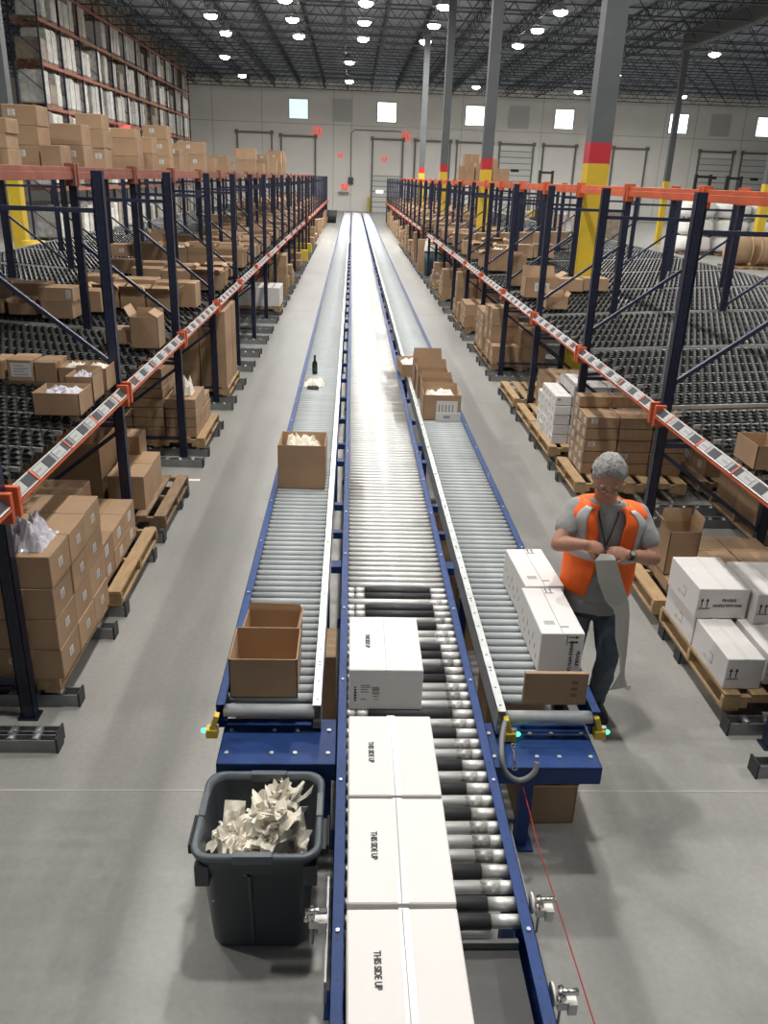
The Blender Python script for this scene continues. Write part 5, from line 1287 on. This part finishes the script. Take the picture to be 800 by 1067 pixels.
# ---- vest
def vest_part(name, za, zb, aa, ab, off, M, nz=20, na=46, gapf=None):
    vs = []; 
    for z in zs(za, zb, nz):
        g0 = aa(z) if callable(aa) else aa; g1 = ab(z) if callable(ab) else ab
        vs += tring(z, off+(.016*g(z-1.40, .05)), na, g0, g1, False)
    b = MB(); b.add(vs, [(i*na+k, i*na+k+1, (i+1)*na+k+1, (i+1)*na+k) for i in range(nz-1) for k in range(na-1)], M, True)
    o = b.obj(name, man); so = o.modifiers.new('t', 'SOLIDIFY'); so.thickness = .004; so.offset = 1; return o
gp = lambda z: .20+.16*max(0, (z-1.36)/.12)+.18*max(0, (1.12-z)/.2)
vest_part('safety_vest', .93, 1.485, gp, lambda z: 2*math.pi-gp(z)-.1, .018, VEST, 28, 90)
for sx in (-1, 1):
    vest_part('reflective_stripe', 1.235, 1.465, .62 if sx > 0 else -.98, .98 if sx > 0 else -.62, .024, REFL, 14, 6)
vest_part('reflective_stripe', 1.165, 1.215, lambda z: .24, lambda z: 2*math.pi-.30, .024, REFL, 4, 80)
def shoulder(sx, S):
    S = L_(*S); b = MB(); ell(b, S+Vector((-sx*.045, -.004, -.002)), (.122, .092, .081), VEST, Matrix.Rotation(R(sx*16), 3, 'Y'), 24)
    me = b.mesh('t'); bm = bmesh.new(); bm.from_mesh(me)
    bmesh.ops.delete(bm, geom=[v for v in bm.verts if (v.co-S).z < -.012+((v.co.x-S.x)*sx)*.25 or (v.co.x-S.x)*sx > .078], context='VERTS'); bm.to_mesh(me); bm.free()
    o = link('vest_shoulder', me, man); so = o.modifiers.new('t', 'SOLIDIFY'); so.thickness = .003
shoulder(-1, SHL); shoulder(1, SHR)
for sx in (-1, 1): rod('lanyard', [L_(1.435+sx*.062, 4.13, 1.50), L_(1.43+sx*.052, 4.075, 1.43), L_(1.425+sx*.02, 4.045, 1.33), L_(1.42, 4.03, 1.27)], .004, INK)
b = MB(); Wp = L_(1.548, 3.972, 1.246); fd = Vector((-.92, -.08, .16)).normalized(); b.tube([Wp-fd*.010, Wp+fd*.010], .031, INK, 18); o = b.obj('wristwatch', man)
nn_ = Vector((0, -.75, .65)); MB().tube([Wp+nn_*.028, Wp+nn_*.039], .017, INK, 18).obj('watch_case', man); MB().tube([Wp+nn_*.039, Wp+nn_*.0395], .013, GREYINK, 18).obj('watch_dial', man)
# ---- paper strip in the hands
b = MB(); STRIPM = mat('backing_paper', (.44, .42, .375), .55)
path = [((1.405, 3.945, 1.262), .035, (1, 0, -.1)), ((1.395, 3.925, 1.235), .058, (1, 0, .05)), ((1.435, 3.93, 1.12), .062, (.95, 0, .25)), ((1.49, 3.94, 1.00), .060, (.9, 0, .35)), ((1.53, 3.95, .945), .048, (.85, .2, .35)),
        ((1.55, 3.96, .88), .046, (.95, .25, 0)), ((1.57, 3.97, .74), .048, (.9, .4, 0)), ((1.60, 3.98, .60), .034, (.8, .6, 0)), ((1.61, 3.98, .50), .022, (.8, .6, 0)), ((1.605, 3.98, .45), .032, (.9, .4, .1)), ((1.60, 3.97, .385), .056, (1, .1, .12))]
vs = []
for p, h_, d in path:
    p = L_(*p); d = Vector(d).normalized(); vs += [tuple(p-d*h_), tuple(p), tuple(p+d*h_)]
b.add(vs, [(i*3+k, i*3+k+1, i*3+k+4, i*3+k+3) for i in range(len(path)-1) for k in range(2)], STRIPM)
st = b.obj('paper_strip', None, (OX, OY, 0)); so = st.modifiers.new('t', 'SOLIDIFY'); so.thickness = .0012
tag(st, 'long grey paper backing strip hanging from the hands of the person almost to the knees', 'paper strip')
o = MB().box(-.012, .012, -.004, .004, -.014, .014, WHITE).obj('white_tag', st, (1.655-OX, 3.965-OY, .40)); 

# ================================================================== keep the 300 cartons that show largest, join the rest
bpy.context.view_layer.update()
from bpy_extras.object_utils import world_to_camera_view as w2c
def prune(prefix, keep, label):
    dg = bpy.context.evaluated_depsgraph_get(); roots = [o for o in SC.objects if o.parent is None and o.name.split('.')[0] == prefix]; sc_ = []; camp = cam.matrix_world.translation
    for o in roots:
        bd = o if o.type == 'MESH' else next(c for c in o.children if c.name.startswith('body')); M_ = bd.matrix_world; fam = {o.name} | {c.name for c in o.children}
        bb = [Vector(q) for q in bd.bound_box]; mn = bb[0]; mx = bb[6]; vis = 0; tot = 0
        for u in (.2, .8):
            for v in (.3, .85):
                for q in (Vector((mn.x+(mx.x-mn.x)*u, mn.y, mn.z+(mx.z-mn.z)*v)), Vector((mn.x+(mx.x-mn.x)*u, mn.y+(mx.y-mn.y)*v, mx.z)), Vector((mn.x if o.location.x > 0 else mx.x, mn.y+(mx.y-mn.y)*u, mn.z+(mx.z-mn.z)*v))):
                    p = M_ @ q; c = w2c(SC, cam, p)
                    if not (0 < c.x < 1 and 0 < c.y < 1): continue
                    d = p-camp; D = d.length; hit = SC.ray_cast(dg, camp, d.normalized(), distance=D+.01)
                    if (not hit[0]) or hit[4].name in fam or (hit[1]-camp).length > D-.012: vis += 1
        s_ = max(mx.x-mn.x, mx.z-mn.z)*(mx.z-mn.z+mx.y-mn.y)
        sc_.append((vis*s_/max(1, (o.location-camp).length_squared), o))
    sc_.sort(key=lambda t_: -t_[0]); b = MB(); seen = [o for s, o in sc_ if s > 0]
    kept = {o.name for o in seen[:keep]}
    for s, o in sc_:
        if o.name in kept: continue
        for q in ([o] if o.type == 'MESH' else [])+list(o.children):
            if q.type != 'MESH': continue
            M_ = q.matrix_world; me = q.data; off = len(b.v); b.v += [tuple(M_ @ v.co) for v in me.vertices]
            for p in me.polygons: b.f.append(tuple(off+i for i in p.vertices)); b.m.append(b.mi(me.materials[p.material_index])); b.sm.append(False)
        for q in list(o.children): bpy.data.objects.remove(q)
        bpy.data.objects.remove(o)
    if b.v: o = b.obj(prefix); tag(o, label, 'cartons', None, 'stuff')
    print('PRUNE', prefix, len(roots), len(seen), len(kept))
prune('cardboard_carton', 290, 'remaining kraft cartons, small in the distance or mostly hidden in the stacks')
